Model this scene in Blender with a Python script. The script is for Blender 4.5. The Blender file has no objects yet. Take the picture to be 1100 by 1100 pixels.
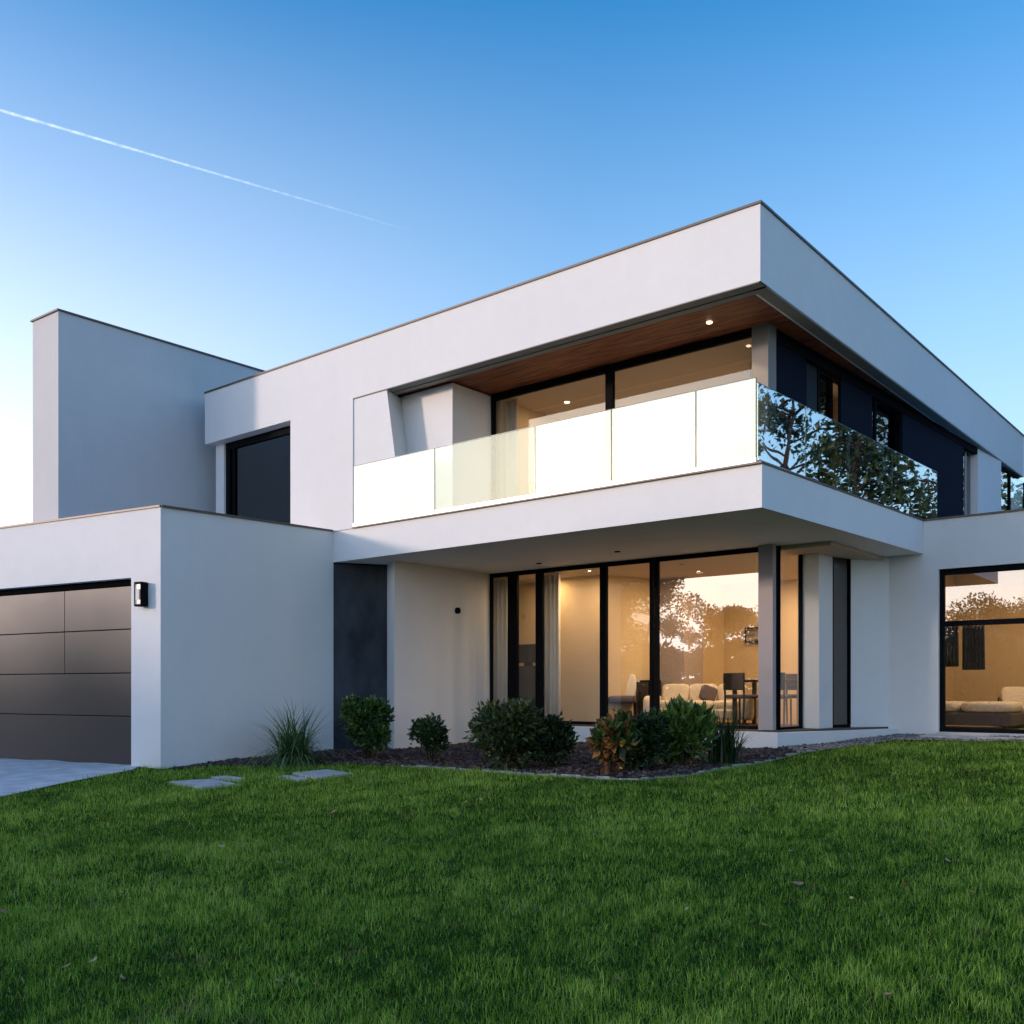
import bpy, bmesh, math, random
import numpy as np
from mathutils import Vector, Matrix, noise as mnoise
from mathutils.geometry import delaunay_2d_cdt
random.seed(7); RNG = np.random.default_rng(7)
S = bpy.context.scene; C = S.collection
R = math.radians
EZ = 1.45                      # eye height; all heights below are metres above the eye, lifted by EZ when linked
F, HY, TH = 1045., 740., .695  # focal length and horizon in photo pixels, turn of the view from the house's depth axis

# ---------------------------------------------------------------- camera
cam = bpy.data.objects.new('camera', bpy.data.cameras.new('camera')); C.objects.link(cam)
cam.data.sensor_width = 36; cam.data.lens = F/1100*36; cam.data.shift_y = (HY-550)/1100
cam.data.clip_start = .05; cam.data.clip_end = 60000
cam.location = (0, 0, EZ); cam.rotation_euler = (R(90), 0, TH)
S.camera = cam
S.render.resolution_x = S.render.resolution_y = 1024
# ---------------------------------------------------------------- sky, sun, exposure
SUN_AZ, SUN_EL = R(218), R(10)
SATV, TINT, EXPO = 1.34, (1,1,1,1), 1.32
W = bpy.data.worlds.new('World'); S.world = W; W.use_nodes = True
wn, wl = W.node_tree.nodes, W.node_tree.links
for n in list(wn): wn.remove(n)
sky = wn.new('ShaderNodeTexSky'); sky.sky_type = 'NISHITA'; sky.sun_disc = False
sky.sun_elevation = SUN_EL; sky.sun_rotation = SUN_AZ; sky.altitude = 200
sky.air_density = 1.0; sky.dust_density = 1.0; sky.ozone_density = 2.5
bg = wn.new('ShaderNodeBackground'); bg.inputs[1].default_value = .15
wo = wn.new('ShaderNodeOutputWorld')
hs = wn.new('ShaderNodeHueSaturation'); hs.inputs['Saturation'].default_value = SATV
tint = wn.new('ShaderNodeMix'); tint.data_type = 'RGBA'; tint.blend_type = 'MULTIPLY'; tint.inputs[0].default_value = 1; tint.inputs[7].default_value = TINT
wl.new(sky.outputs[0], hs.inputs['Color']); wl.new(hs.outputs[0], tint.inputs[6]); 
# pale haze low in the sky, brighter on the side where the sun is setting
wtc = wn.new('ShaderNodeTexCoord'); wsp = wn.new('ShaderNodeSeparateXYZ'); wl.new(wtc.outputs['Generated'], wsp.inputs[0])
whz = wn.new('ShaderNodeMapRange'); whz.inputs[1].default_value = .60; whz.inputs[2].default_value = .06; wl.new(wsp.outputs[2], whz.inputs[0])
wpw = wn.new('ShaderNodeMath'); wpw.operation = 'POWER'; wpw.inputs[1].default_value = 1.25; wl.new(whz.outputs[0], wpw.inputs[0])
wdt = wn.new('ShaderNodeVectorMath'); wdt.operation = 'DOT_PRODUCT'; wdt.inputs[1].default_value = (math.sin(SUN_AZ), math.cos(SUN_AZ), .1); wl.new(wtc.outputs['Generated'], wdt.inputs[0])
wsn = wn.new('ShaderNodeMapRange'); wsn.inputs[1].default_value = -.2; wsn.inputs[2].default_value = 1; wsn.inputs[3].default_value = 0; wsn.inputs[4].default_value = 1; wl.new(wdt.outputs['Value'], wsn.inputs[0])
wcl = wn.new('ShaderNodeMix'); wcl.data_type = 'RGBA'; wl.new(wsn.outputs[0], wcl.inputs[0]); wcl.inputs[6].default_value = (1.95,2.5,3.15,1); wcl.inputs[7].default_value = (7.1,6.4,6.05,1)
wmx = wn.new('ShaderNodeMix'); wmx.data_type = 'RGBA'; wl.new(wpw.outputs[0], wmx.inputs[0]); wl.new(tint.outputs[2], wmx.inputs[6]); wl.new(wcl.outputs[2], wmx.inputs[7])
# the deep blue overhead
wzr = wn.new('ShaderNodeMapRange'); wzr.inputs[1].default_value = .60; wzr.inputs[2].default_value = .95; wl.new(wsp.outputs[2], wzr.inputs[0])
wzm = wn.new('ShaderNodeMix'); wzm.data_type = 'RGBA'; wzm.blend_type = 'MULTIPLY'; wl.new(wzr.outputs[0], wzm.inputs[0]); wl.new(wmx.outputs[2], wzm.inputs[6]); wzm.inputs[7].default_value = (.62,1.0,1.35,1)
wl.new(wzm.outputs[2], bg.inputs[0]); wl.new(bg.outputs[0], wo.inputs[0])
sun = bpy.data.objects.new('sun', bpy.data.lights.new('sun', 'SUN')); C.objects.link(sun)
sun.data.energy = .85; sun.data.angle = R(4); sun.data.color = (1, .76, .66)
sd = Vector((math.sin(SUN_AZ)*math.cos(R(9)), math.cos(SUN_AZ)*math.cos(R(9)), math.sin(R(9))))
sun.rotation_euler = sd.to_track_quat('Z', 'Y').to_euler()
S.view_settings.view_transform = 'Standard'; S.view_settings.look = 'None'
S.view_settings.gamma = 1; S.view_settings.exposure = EXPO

# ---------------------------------------------------------------- plan helpers
ct, st = math.cos(TH), math.sin(TH)
def ld(x, y): return x*ct+y*st, -x*st+y*ct          # across the view, into the view
def onY(y, c):                                       # x on the plane y seen at photo column c
    k = (c-550)/F; rx, ry = k*ct-st, k*st+ct; return rx*y/ry
def onX(x, c):
    k = (c-550)/F; rx, ry = k*ct-st, k*st+ct; return ry*x/rx
def seg(A, B, c):
    k = (c-550)/F; rx, ry = k*ct-st, k*st+ct
    dx, dy = B[0]-A[0], B[1]-A[1]
    t = (A[0]*ry-A[1]*rx)/(dy*rx-dx*ry); return (A[0]+dx*t, A[1]+dy*t)
def U(c, r, z):
    d = F*z/(HY-r); l = (c-550)/F*d; return (l*ct-d*st, l*st+d*ct)
def sm(v, a, b):                                     # soft clamp
    return np.clip(v, a, b)
def g(x, y):                                         # height of the ground
    l, d = x*ct+y*st, -x*st+y*ct
    l = np.clip(l, -9, 9); d = np.clip(d, -2, 16)
    s = .5*(l+np.sqrt(l*l+1))                        # soft ramp to the right
    z = -1.45+.031*d+.022*(l-s)+.040*s-.012
    return z+.010*np.sin(x*1.9+1.3*np.sin(y*.8))*np.sin(y*2.3+x*.5)+.006*np.sin(x*5.1+y*3.3)
def gp(c, r):                                        # ground point seen at photo pixel (c, r)
    z = -1.1
    for _ in range(30):
        x, y = U(c, r, z); z = .5*z+.5*float(g(x, y))
    return (x, y)

# ---------------------------------------------------------------- materials
def mat(name, col, rough=.6, var=.0, vscale=3, bump=0, bscale=60, metal=0, spec=.5, col2=None, detail=6, stretch=None, vfac=(.3,.7), coat=0):
    m = bpy.data.materials.new(name); m.use_nodes = True
    n, l = m.node_tree.nodes, m.node_tree.links; p = n['Principled BSDF']
    p.inputs['Base Color'].default_value = (*col, 1); p.inputs['Roughness'].default_value = rough
    p.inputs['Metallic'].default_value = metal; p.inputs['Specular IOR Level'].default_value = spec
    p.inputs['Coat Weight'].default_value = coat
    tc = n.new('ShaderNodeTexCoord'); mp = n.new('ShaderNodeMapping'); l.new(tc.outputs['Object'], mp.inputs[0])
    if stretch: mp.inputs['Scale'].default_value = stretch
    if var or col2:
        t = n.new('ShaderNodeTexNoise'); t.inputs['Scale'].default_value = vscale; t.inputs['Detail'].default_value = detail
        l.new(mp.outputs[0], t.inputs[0])
        rp = n.new('ShaderNodeMapRange'); rp.inputs[1].default_value, rp.inputs[2].default_value = vfac; l.new(t.outputs[0], rp.inputs[0])
        mx = n.new('ShaderNodeMix'); mx.data_type = 'RGBA'; l.new(rp.outputs[0], mx.inputs[0])
        a = tuple(c*(1-var) for c in col); b = col2 if col2 else tuple(min(1, c*(1+var)) for c in col)
        mx.inputs[6].default_value = (*a, 1); mx.inputs[7].default_value = (*b, 1); l.new(mx.outputs[2], p.inputs['Base Color'])
        rr = n.new('ShaderNodeMapRange'); rr.inputs[3].default_value = max(0, rough-.08); rr.inputs[4].default_value = min(1, rough+.08)
        l.new(t.outputs[0], rr.inputs[0]); l.new(rr.outputs[0], p.inputs['Roughness'])
    if bump:
        t2 = n.new('ShaderNodeTexNoise'); t2.inputs['Scale'].default_value = bscale; t2.inputs['Detail'].default_value = 5; l.new(mp.outputs[0], t2.inputs[0])
        b = n.new('ShaderNodeBump'); b.inputs['Strength'].default_value = bump; b.inputs['Distance'].default_value = .01
        l.new(t2.outputs[0], b.inputs['Height']); l.new(b.outputs[0], p.inputs['Normal'])
    return m
def glass(name, r0, tint=(1,1,1), gtint=(1,1,1), wavy=.0):
    m = bpy.data.materials.new(name); m.use_nodes = True
    n, l = m.node_tree.nodes, m.node_tree.links
    for q in list(n): n.remove(q)
    o = n.new('ShaderNodeOutputMaterial'); tr = n.new('ShaderNodeBsdfTransparent'); gl = n.new('ShaderNodeBsdfGlossy')
    gl.inputs['Roughness'].default_value = 0; tr.inputs[0].default_value = (*tint, 1); gl.inputs[0].default_value = (*gtint, 1)
    lw = n.new('ShaderNodeLayerWeight'); lw.inputs[0].default_value = .5
    pw = n.new('ShaderNodeMath'); pw.operation = 'POWER'; pw.inputs[1].default_value = 4; l.new(lw.outputs['Facing'], pw.inputs[0])
    mr = n.new('ShaderNodeMapRange'); mr.inputs[3].default_value = r0; mr.inputs[4].default_value = .95; l.new(pw.outputs[0], mr.inputs[0])
    mx = n.new('ShaderNodeMixShader'); l.new(mr.outputs[0], mx.inputs[0]); l.new(tr.outputs[0], mx.inputs[1]); l.new(gl.outputs[0], mx.inputs[2])
    if wavy:
        tc = n.new('ShaderNodeTexCoord'); t = n.new('ShaderNodeTexNoise'); t.inputs['Scale'].default_value = 1.3; t.inputs['Detail'].default_value = 1
        l.new(tc.outputs['Object'], t.inputs[0])
        b = n.new('ShaderNodeBump'); b.inputs['Strength'].default_value = wavy; b.inputs['Distance'].default_value = .02
        l.new(t.outputs[0], b.inputs['Height']); l.new(b.outputs[0], gl.inputs['Normal'])
    l.new(mx.outputs[0], o.inputs[0]); return m
def emis(name, col, s):
    m = bpy.data.materials.new(name); m.use_nodes = True
    n, l = m.node_tree.nodes, m.node_tree.links; p = n['Principled BSDF']
    p.inputs['Emission Color'].default_value = (*col, 1); p.inputs['Emission Strength'].default_value = s
    return m
def leafmat(name, c1, c2, trans=.3, rough=.45):
    m = bpy.data.materials.new(name); m.use_nodes = True
    n, l = m.node_tree.nodes, m.node_tree.links; p = n['Principled BSDF']; o = n['Material Output']
    at = n.new('ShaderNodeAttribute'); at.attribute_name = 'tone'
    mx = n.new('ShaderNodeMix'); mx.data_type = 'RGBA'; l.new(at.outputs['Fac'], mx.inputs[0])
    mx.inputs[6].default_value = (*c1, 1); mx.inputs[7].default_value = (*c2, 1)
    l.new(mx.outputs[2], p.inputs['Base Color']); p.inputs['Roughness'].default_value = rough
    tl = n.new('ShaderNodeBsdfTranslucent'); l.new(mx.outputs[2], tl.inputs[0])
    ms = n.new('ShaderNodeMixShader'); ms.inputs[0].default_value = trans
    l.new(p.outputs[0], ms.inputs[1]); l.new(tl.outputs[0], ms.inputs[2]); l.new(ms.outputs[0], o.inputs[0])
    return m
M = {}
def stucco(name, col, var=.05):
    m = mat(name, col, .9, bump=.45, bscale=120, spec=.12)
    n, l = m.node_tree.nodes, m.node_tree.links; p = n['Principled BSDF']
    tc = n.new('ShaderNodeTexCoord'); src = tc.outputs['Object']; prev = None
    for sc, stx, lo, hi, amt, dk in ((.55,(1,1,1),.3,.7,var,(.80,.81,.83)), (3.2,(1,1,1),.35,.65,var*.8,(.86,.86,.86)), (1.0,(2.6,2.6,.22),.52,.80,var*.55,(.80,.79,.77)), (38,(1,1,1),.3,.7,.03,(.8,.8,.8))):
        mp = n.new('ShaderNodeMapping'); mp.inputs['Scale'].default_value = stx; l.new(src, mp.inputs[0])
        t = n.new('ShaderNodeTexNoise'); t.inputs['Scale'].default_value = sc; t.inputs['Detail'].default_value = 8; t.inputs['Roughness'].default_value = .6; l.new(mp.outputs[0], t.inputs[0])
        mr = n.new('ShaderNodeMapRange'); mr.inputs[1].default_value = lo; mr.inputs[2].default_value = hi; mr.inputs[4].default_value = min(1, amt*5); l.new(t.outputs[0], mr.inputs[0])
        mx = n.new('ShaderNodeMix'); mx.data_type = 'RGBA'; mx.blend_type = 'MULTIPLY'; l.new(mr.outputs[0], mx.inputs[0])
        if prev is None: mx.inputs[6].default_value = (*[min(1,c*1.03) for c in col], 1)
        else: l.new(prev, mx.inputs[6])
        mx.inputs[7].default_value = (*[1-(1-q)*.75 for q in dk], 1); prev = mx.outputs[2]
    l.new(prev, p.inputs['Base Color'])
    b0 = [q for q in n if q.type == 'BUMP'][0]
    t = n.new('ShaderNodeTexNoise'); t.inputs['Scale'].default_value = 5; t.inputs['Detail'].default_value = 4; l.new(src, t.inputs[0])
    b2 = n.new('ShaderNodeBump'); b2.inputs['Strength'].default_value = .25; b2.inputs['Distance'].default_value = .02; l.new(t.outputs[0], b2.inputs['Height']); l.new(b2.outputs[0], b0.inputs['Normal'])
    return m
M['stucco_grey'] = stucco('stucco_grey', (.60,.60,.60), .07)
M['stucco'] = stucco('stucco', (.77,.765,.75))
M['coping'] = mat('coping', (.10,.085,.075), .45, metal=.5)
M['lip'] = mat('lip', (.24,.235,.21), .8, var=.05, bump=.1)
M['wood'] = mat('wood', (.075,.017,.008), .5, spec=.25, col2=(.33,.11,.042), vscale=4, stretch=(.5,14,1), vfac=(.4,.6), bump=.15, bscale=30)
M['black'] = mat('black_metal', (.007,.007,.009), .75, spec=.05)
M['shutter'] = mat('shutter', (.005,.008,.020), .7, var=.15, vscale=1.2, spec=.06)
M['shutter2'] = mat('shutter_panel', (.018,.025,.034), .6, var=.12, vscale=1, spec=.12)
M['stone_dark'] = mat('stone_dark', (.016,.020,.026), .75, spec=.25, col2=(.060,.068,.078), vscale=2.6, bump=.3, bscale=25, stretch=(1,1,.5))
M['door'] = mat('garage_door', (.022,.023,.028), .42, spec=.45, var=.04, vscale=.7, metal=.1, bump=.03, bscale=3)
M['seam_shade'] = mat('seam_shade', (.006,.006,.006), .9, spec=0)
M['concrete'] = mat('concrete', (.50,.50,.49), .85, var=.12, vscale=2.5, bump=.4, bscale=50)
M['paving'] = mat('paving', (.40,.40,.395), .85, col2=(.62,.62,.61), vscale=3.5, bump=.5, bscale=90)
M['stone'] = mat('stone', (.26,.27,.26), .9, col2=(.50,.50,.48), vscale=7, bump=.6, bscale=40)
M['post'] = mat('post', (.24,.225,.21), .8, var=.06)
M['post2'] = mat('post_pale', (.42,.37,.37), .8, var=.05)
M['gravel'] = mat('gravel', (.08,.08,.085), .9, col2=(.26,.25,.24), vscale=45, bump=1, bscale=90, detail=2)
M['mulch'] = mat('mulch', (.018,.013,.012), .95, spec=.1, col2=(.075,.05,.045), vscale=35, bump=1, bscale=70)
M['chip'] = leafmat('bark_chip', (.025,.016,.014), (.15,.11,.10), .0, .9)
M['soil'] = mat('lawn_soil', (.022,.040,.006), 1, spec=0, col2=(.045,.062,.012), vscale=6, bump=.8, bscale=40)
M['wpane'] = glass('window_glass', .20, (.97,.97,.95))
M['upane'] = glass('upper_glass', .06, (.97,.97,.95))
M['dpane'] = glass('dark_glass', .10, (.13,.15,.18))
M['rail2'] = glass('rail_glass_clear', .10, (.90,.94,.91), (.97,1,.98))
M['rail'] = glass('rail_glass', .20, (.86,.93,.89), (.97,1,.98))
M['srail'] = glass('side_rail_glass', .48, (.70,.78,.80), (.95,1,1), wavy=.08)
M['edge'] = mat('glass_edge', (.10,.16,.14), .2)
M['wall_in'] = mat('interior_wall', (.62,.475,.29), .9, var=.02)
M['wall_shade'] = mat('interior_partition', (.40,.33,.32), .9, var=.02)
M['ceil_in'] = mat('interior_ceiling', (.52,.42,.31), .9, var=.02)
M['floor_in'] = mat('interior_floor', (.30,.21,.13), .4, col2=(.38,.27,.17), vscale=3, stretch=(1,8,1))
M['curtain'] = mat('curtain', (.70,.64,.57), .95, var=.04, bump=.2, bscale=90)
M['drape'] = mat('drape', (.05,.042,.045), .95, col2=(.12,.08,.075), vscale=4)
M['fabric'] = mat('sofa_fabric', (.78,.68,.56), .95, var=.04, bump=.3, bscale=160)
M['fabric_d'] = mat('dark_fabric', (.13,.10,.12), .95, bump=.3, bscale=160)
M['darkwood'] = mat('dark_wood', (.028,.018,.014), .4, col2=(.05,.032,.022), stretch=(1,6,1))
M['metal'] = mat('metal', (.55,.55,.55), .3, metal=1)
M['warm'] = emis('warm_lamp', (1,.78,.50), 3.5)
M['lens'] = mat('lamp_lens', (.30,.29,.24), .25)
M['bark'] = mat('bark', (.03,.022,.016), .95, spec=.1, col2=(.075,.055,.04), vscale=14, bump=1, bscale=30)
M['contrail'] = None
M['picture'] = mat('picture', (.03,.02,.018), .5, col2=(.45,.36,.28), vscale=3, stretch=(1,1,4))
M['screen'] = mat('screen', (.01,.008,.01), .15)

# ---------------------------------------------------------------- mesh builder
class MB:
    def __init__(s): s.v = []; s.f = []; s.t = []
    def add(s, vs, fs, tone=.5):
        o = len(s.v); s.v += [tuple(v) for v in vs]; s.f += [tuple(i+o for i in f) for f in fs]; s.t += [tone]*len(vs); return s
    def prism(s, pts, z0, z1, top=None):
        a = sum(pts[i][0]*pts[(i+1)%len(pts)][1]-pts[(i+1)%len(pts)][0]*pts[i][1] for i in range(len(pts)))
        if a < 0: pts = pts[::-1]; top = top[::-1] if top else None
        tp = top or pts; n = len(pts)
        vs = [(p[0], p[1], z0) for p in pts]+[(p[0], p[1], z1) for p in tp]
        return s.add(vs, [tuple(range(n))[::-1], tuple(range(n, 2*n))]+[(i, (i+1)%n, (i+1)%n+n, i+n) for i in range(n)])
    def box(s, x0, x1, y0, y1, z0, z1): return s.prism([(x0,y0),(x1,y0),(x1,y1),(x0,y1)], z0, z1)
    def wall(s, A, B, z0, z1, t):                    # thickness to the left of A->B
        dx, dy = B[0]-A[0], B[1]-A[1]; L = math.hypot(dx, dy); nx, ny = -dy/L*t, dx/L*t
        return s.prism([A, B, (B[0]+nx, B[1]+ny), (A[0]+nx, A[1]+ny)], z0, z1)
    def cyl(s, c, r, z0, z1, n=20, r2=None):
        r2 = r if r2 is None else r2
        P = [(c[0]+r*math.cos(2*math.pi*i/n), c[1]+r*math.sin(2*math.pi*i/n)) for i in range(n)]
        Q = [(c[0]+r2*math.cos(2*math.pi*i/n), c[1]+r2*math.sin(2*math.pi*i/n)) for i in range(n)]
        return s.prism(P, z0, z1, Q)
    def tube(s, pts, rad, n=8, tone=.5):
        pts = [Vector(p) for p in pts]; vs = []; fs = []
        for i, p in enumerate(pts):
            d = (pts[min(i+1, len(pts)-1)]-pts[max(i-1, 0)]).normalized()
            a = d.cross(Vector((0,0,1)) if abs(d.z) < .9 else Vector((1,0,0))).normalized(); b = d.cross(a)
            r = rad[i] if hasattr(rad, '__len__') else rad
            for k in range(n):
                w = 2*math.pi*k/n; vs.append(p+a*r*math.cos(w)+b*r*math.sin(w))
        for i in range(len(pts)-1):
            for k in range(n): fs.append((i*n+k, i*n+(k+1)%n, (i+1)*n+(k+1)%n, (i+1)*n+k))
        fs += [tuple(range(n)), tuple(range((len(pts)-1)*n, len(pts)*n))[::-1]]
        return s.add(vs, fs, tone)
    def build(s, name, m, parent=None, bevel=0, smooth=False, lift=EZ):
        me = bpy.data.meshes.new(name)
        off = Vector((0,0,lift)) - (parent_loc(parent) if parent else Vector())
        me.from_pydata([tuple(Vector(v)+off) for v in s.v], [], s.f); me.update()
        at = me.attributes.new('tone', 'FLOAT', 'POINT'); at.data.foreach_set('value', s.t)
        me.materials.append(m)
        o = bpy.data.objects.new(name, me); C.objects.link(o); o.parent = parent
        if bevel:
            b = o.modifiers.new('b', 'BEVEL'); b.width = bevel; b.segments = 2; b.limit_method = 'ANGLE'
        if smooth:
            for p in me.polygons: p.use_smooth = True
        return o
def parent_loc(o):
    v = Vector()
    while o: v = v+o.location; o = o.parent
    return v
def tag(o, label=None, cat=None, group=None, kind=None):
    if label: o['label'] = label
    if cat: o['category'] = cat
    if group: o['group'] = group
    if kind: o['kind'] = kind
    return o
def thing(name, loc, label, cat, group=None):
    o = bpy.data.objects.new(name, None); C.objects.link(o); o.location = (loc[0], loc[1], loc[2]+EZ); o.empty_display_size = .2
    return tag(o, label, cat, group)
def relbuild(mb, name, m, parent, **k):             # vertices given relative to a thing's own base
    return mb.build(name, m, None, lift=0, **k) if parent is None else _rb(mb, name, m, parent, k)
def _rb(mb, name, m, parent, k):
    o = mb.build(name, m, None, lift=0, **k); o.parent = parent; return o
def inpoly(x, y, poly):
    r = np.zeros(np.shape(x), bool); n = len(poly)
    for i in range(n):
        x0, y0 = poly[i]; x1, y1 = poly[(i+1)%n]
        if y0 == y1: continue
        c = ((y0 > y) != (y1 > y)) & (x < (x1-x0)*(y-y0)/(y1-y0)+x0); r ^= c
    return r
def sheet(name, poly, m, dz=.004, step=.2, kind='structure', parent=None):
    P = []
    for i in range(len(poly)):
        a, b = Vector(poly[i]), Vector(poly[(i+1)%len(poly)]); k = max(1, int((b-a).length/step))
        P += [a.lerp(b, j/k) for j in range(k)]
    ne = len(P); E = [(i, (i+1)%ne) for i in range(ne)]
    xs = [p.x for p in P]; ys = [p.y for p in P]
    gx, gy = np.meshgrid(np.arange(min(xs), max(xs), step), np.arange(min(ys), max(ys), step))
    k = inpoly(gx, gy, poly); P += [Vector((float(a), float(b))) for a, b in zip(gx[k], gy[k])]
    v, e, f, *_ = delaunay_2d_cdt(P, E, [], 1, 1e-5)
    mb = MB(); mb.add([(p.x, p.y, float(g(p.x, p.y))+dz) for p in v], [tuple(q) for q in f])
    o = mb.build(name, m, parent, smooth=True)
    if kind: o['kind'] = kind
    return o

# ================================================================ GROUND
def axis(a, b, s): return list(np.arange(a, b, s))
gx = [-9000,-3000,-900,-300,-120,-60,-35]+axis(-30, 14, .25)+[14,20,40,100,300,900,3000,9000]
gy = [-9000,-3000,-900,-300,-120,-60,-30,-15]+axis(-8, 26, .25)+[26,35,60,120,300,900,3000,9000]
X, Y = np.meshgrid(gx, gy); Z = g(X, Y)
mb = MB(); nx_, ny_ = len(gx), len(gy)
mb.add(np.stack([X.ravel(), Y.ravel(), Z.ravel()], 1).tolist(), [(j*nx_+i, j*nx_+i+1, (j+1)*nx_+i+1, (j+1)*nx_+i) for j in range(ny_-1) for i in range(nx_-1)])
tag(mb.build('ground', M['soil'], smooth=True), kind='structure')

# ================================================================ HOUSE
Gc = (-12.756, 7.459); GL = (-16.501, 6.808); gd = ((GL[0]-Gc[0])/3.801, (GL[1]-Gc[1])/3.801); gn = (-gd[1]*-1, gd[0]*-1)
gn = (gd[1], -gd[0])                                   # points back into the garage
if gn[1] < 0: gn = (-gn[0], -gn[1])
Ep = (onY(10.47,358), 10.472); B = (-4.974, 10.47); Cc = (-4.763, 15.682)
zP, zb, zs, zRt, zf = 2.6, 2.095, 4.706, 5.6, -.6
H = thing('house', (-9, 12, -1.1), 'white rendered two storey modern house with flat roofs, glass balcony and attached garage', 'house')
def gf(t, b=0): return (Gc[0]+gd[0]*t+gn[0]*b, Gc[1]+gd[1]*t+gn[1]*b)   # t metres left of the corner, b metres behind the front
# --- garage
d0, d1 = .625, 5.65
mb = MB()
mb.prism([gf(0), gf(d0), gf(d0,.22), gf(.22,.22)], -1.7, zP); mb.prism([gf(d1), gf(7.2), gf(7.2,.22), gf(d1,.22)], -1.7, zP)
mb.prism([gf(d0), gf(d1), gf(d1,.22), gf(d0,.22)], 1.625, zP)
mb.build('garage_front_wall', M['stucco'], H)
i0 = (Gc[0]-.22, Gc[1]+.19); 
mb = MB(); mb.prism([Gc, Ep, (Ep[0]-.22, Ep[1]+.2), gf(.22,.22)], -1.7, zP); mb.build('garage_side_wall', M['stucco'], H)
mb = MB(); mb.prism([gf(7.2,.22), gf(6.98,.22), (-19.6,12), (-19.85,12)], -1.7, zP); mb.build('garage_left_wall', M['stucco'], H)
mb = MB(); mb.prism([gf(.22,.22), gf(6.98,.22), (-19.6,12), (-13.17,10.8)], 2.1, 2.3); mb.build('garage_roof', M['concrete'], H)
# coping strips
def coping(A, Bp, z, t=.26, o=.02, h=.028, name='coping'):
    dx, dy = Bp[0]-A[0], Bp[1]-A[1]; L = math.hypot(dx, dy); ux, uy = dx/L, dy/L; nx, ny = uy, -ux
    P = [(A[0]+nx*o, A[1]+ny*o), (Bp[0]+nx*o, Bp[1]+ny*o), (Bp[0]-nx*t, Bp[1]-ny*t), (A[0]-nx*t, A[1]-ny*t)]
    MB().prism(P, z, z+h).build(name, M['coping'], H)
coping(gf(7.2), Gc, zP); coping((Gc[0]+.02, Gc[1]+.0), Ep, zP+.001, h=.027)
# garage door: four sections with a centre joint
D = thing
dm = MB(); dm.prism([gf(d0-.0,.17), gf(d1,.17), gf(d1,.215), gf(d0,.215)], -1.3, 1.62); door = dm.build('garage_door', M['seam_shade'], H)
zz = [-1.22, -.41, .235, .887, 1.53]
for k in range(4):
    for a, b in ((d0+.005, (d0+d1)/2-.8-.004), ((d0+d1)/2-.8+.004, d1-.005)):
        if k < 2 and a > d0+.1: continue
        if k < 2: b = d1-.005
        q = MB(); q.prism([gf(a,.13), gf(b,.13), gf(b,.169), gf(a,.169)], zz[k]+.006, zz[k+1]-.006); q.build('door_panel', M['door'], door, bevel=.004)
MB().prism([gf(d0,.118), gf(d1,.118), gf(d1,.168), gf(d0,.168)], 1.532, 1.624).build('door_header_shade', M['seam_shade'], H)  # matt black header strip, its colour standing in for the recess shadow
# --- tall wall block at the left
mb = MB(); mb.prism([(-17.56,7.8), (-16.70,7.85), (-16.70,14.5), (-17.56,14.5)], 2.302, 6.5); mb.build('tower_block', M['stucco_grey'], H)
MB().prism([(-17.59,7.77), (-16.67,7.82), (-16.67,14.53), (-17.59,14.53)], 6.5, 6.53).build('coping', M['coping'], H)
# --- upper storey, front
RL = (-16.30, 10.45); Rr = (-4.985, 10.45); RR = (-5.107, 23.9)
xw0, xw1 = onY(10.45, 232), onY(10.45, 312); xa = onY(10.45, 379)
YS = 10.470; xs1, xs2 = onY(YS, 415.5), onY(YS, 425+2)
mb = MB()
mb.box(RL[0], Rr[0], 10.45, 10.75, zs, zRt)            # fascia
mb.build('roof_fascia', M['stucco'], H)
MB().box(RL[0], xa, 10.45, 10.75, 4.6401, zs-.0002).build('roof_fascia', M['stucco'], H)
MB().box(xa, Rr[0]-.02, 10.452, 10.60, zs-.012, zs).build('fascia_lip', M['lip'], H)
mb = MB(); mb.box(xw1, onY(10.45,357), 10.45, 10.75, zP-.3, 4.64).box(onY(10.45,357), xa, 10.45, 10.75, zP+.002, 4.64)
mb.prism([(xa,YS), (xs2+.12,YS), (xs2-.02,10.899), (xa,10.899)], 2.61, zs-.0125, [(xa,YS), (xs1,YS), (xs1-.14,10.899), (xa,10.899)])
mb.build('upper_front_wall', M['stucco'], H)
mb = MB(); mb.box(-11.62, -10.28, 10.90, 11.9, 2.3, zs); mb.build('upper_recess_wall', M['stucco'], H)
mb = MB(); mb.box(RL[0]+.1, xw0, 10.62, 10.9, zP-.3, 4.64); mb.prism([(-16.2,10.9), (-16.0,10.9), (-16.0,23.5), (-16.2,23.5)], 2.3, zs-.001); mb.build('upper_left_wall', M['stucco'], H)
# roof slab, soffit
MB().prism([(-16.05,10.751), (-5.25,10.751), (-5.36,23.6), (-16.05,23.6)], 5.1, 5.3).build('roof_slab', M['concrete'], H)
MB().prism([(-11.9,10.7501), (-5.21,10.7501), (-5.21,11.79), (-5.33,23.6), (-5.62,23.6), (-5.62,11.84), (-11.9,11.84)], zs+.03, zs+.08).build('soffit', M['wood'], H)
MB().prism([Rr, RR, (RR[0]-.22, RR[1]), (Rr[0]-.22, 10.752)], zs+.0, zRt).build('roof_fascia', M['stucco'], H)
MB().box(RL[0], RL[0]+.25, 10.751, 23.6, zs, zRt).box(RL[0]+.25, -5.4, 23.6, 23.85, zP, zRt).build('roof_fascia', M['stucco'], H)
MB().prism([(Rr[0]-.008,10.63), (RR[0]-.008,23.8), (RR[0]-.17,23.8), (Rr[0]-.17,10.63)], zs-.02, zs-.001).build('fascia_lip', M['lip'], H)
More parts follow.
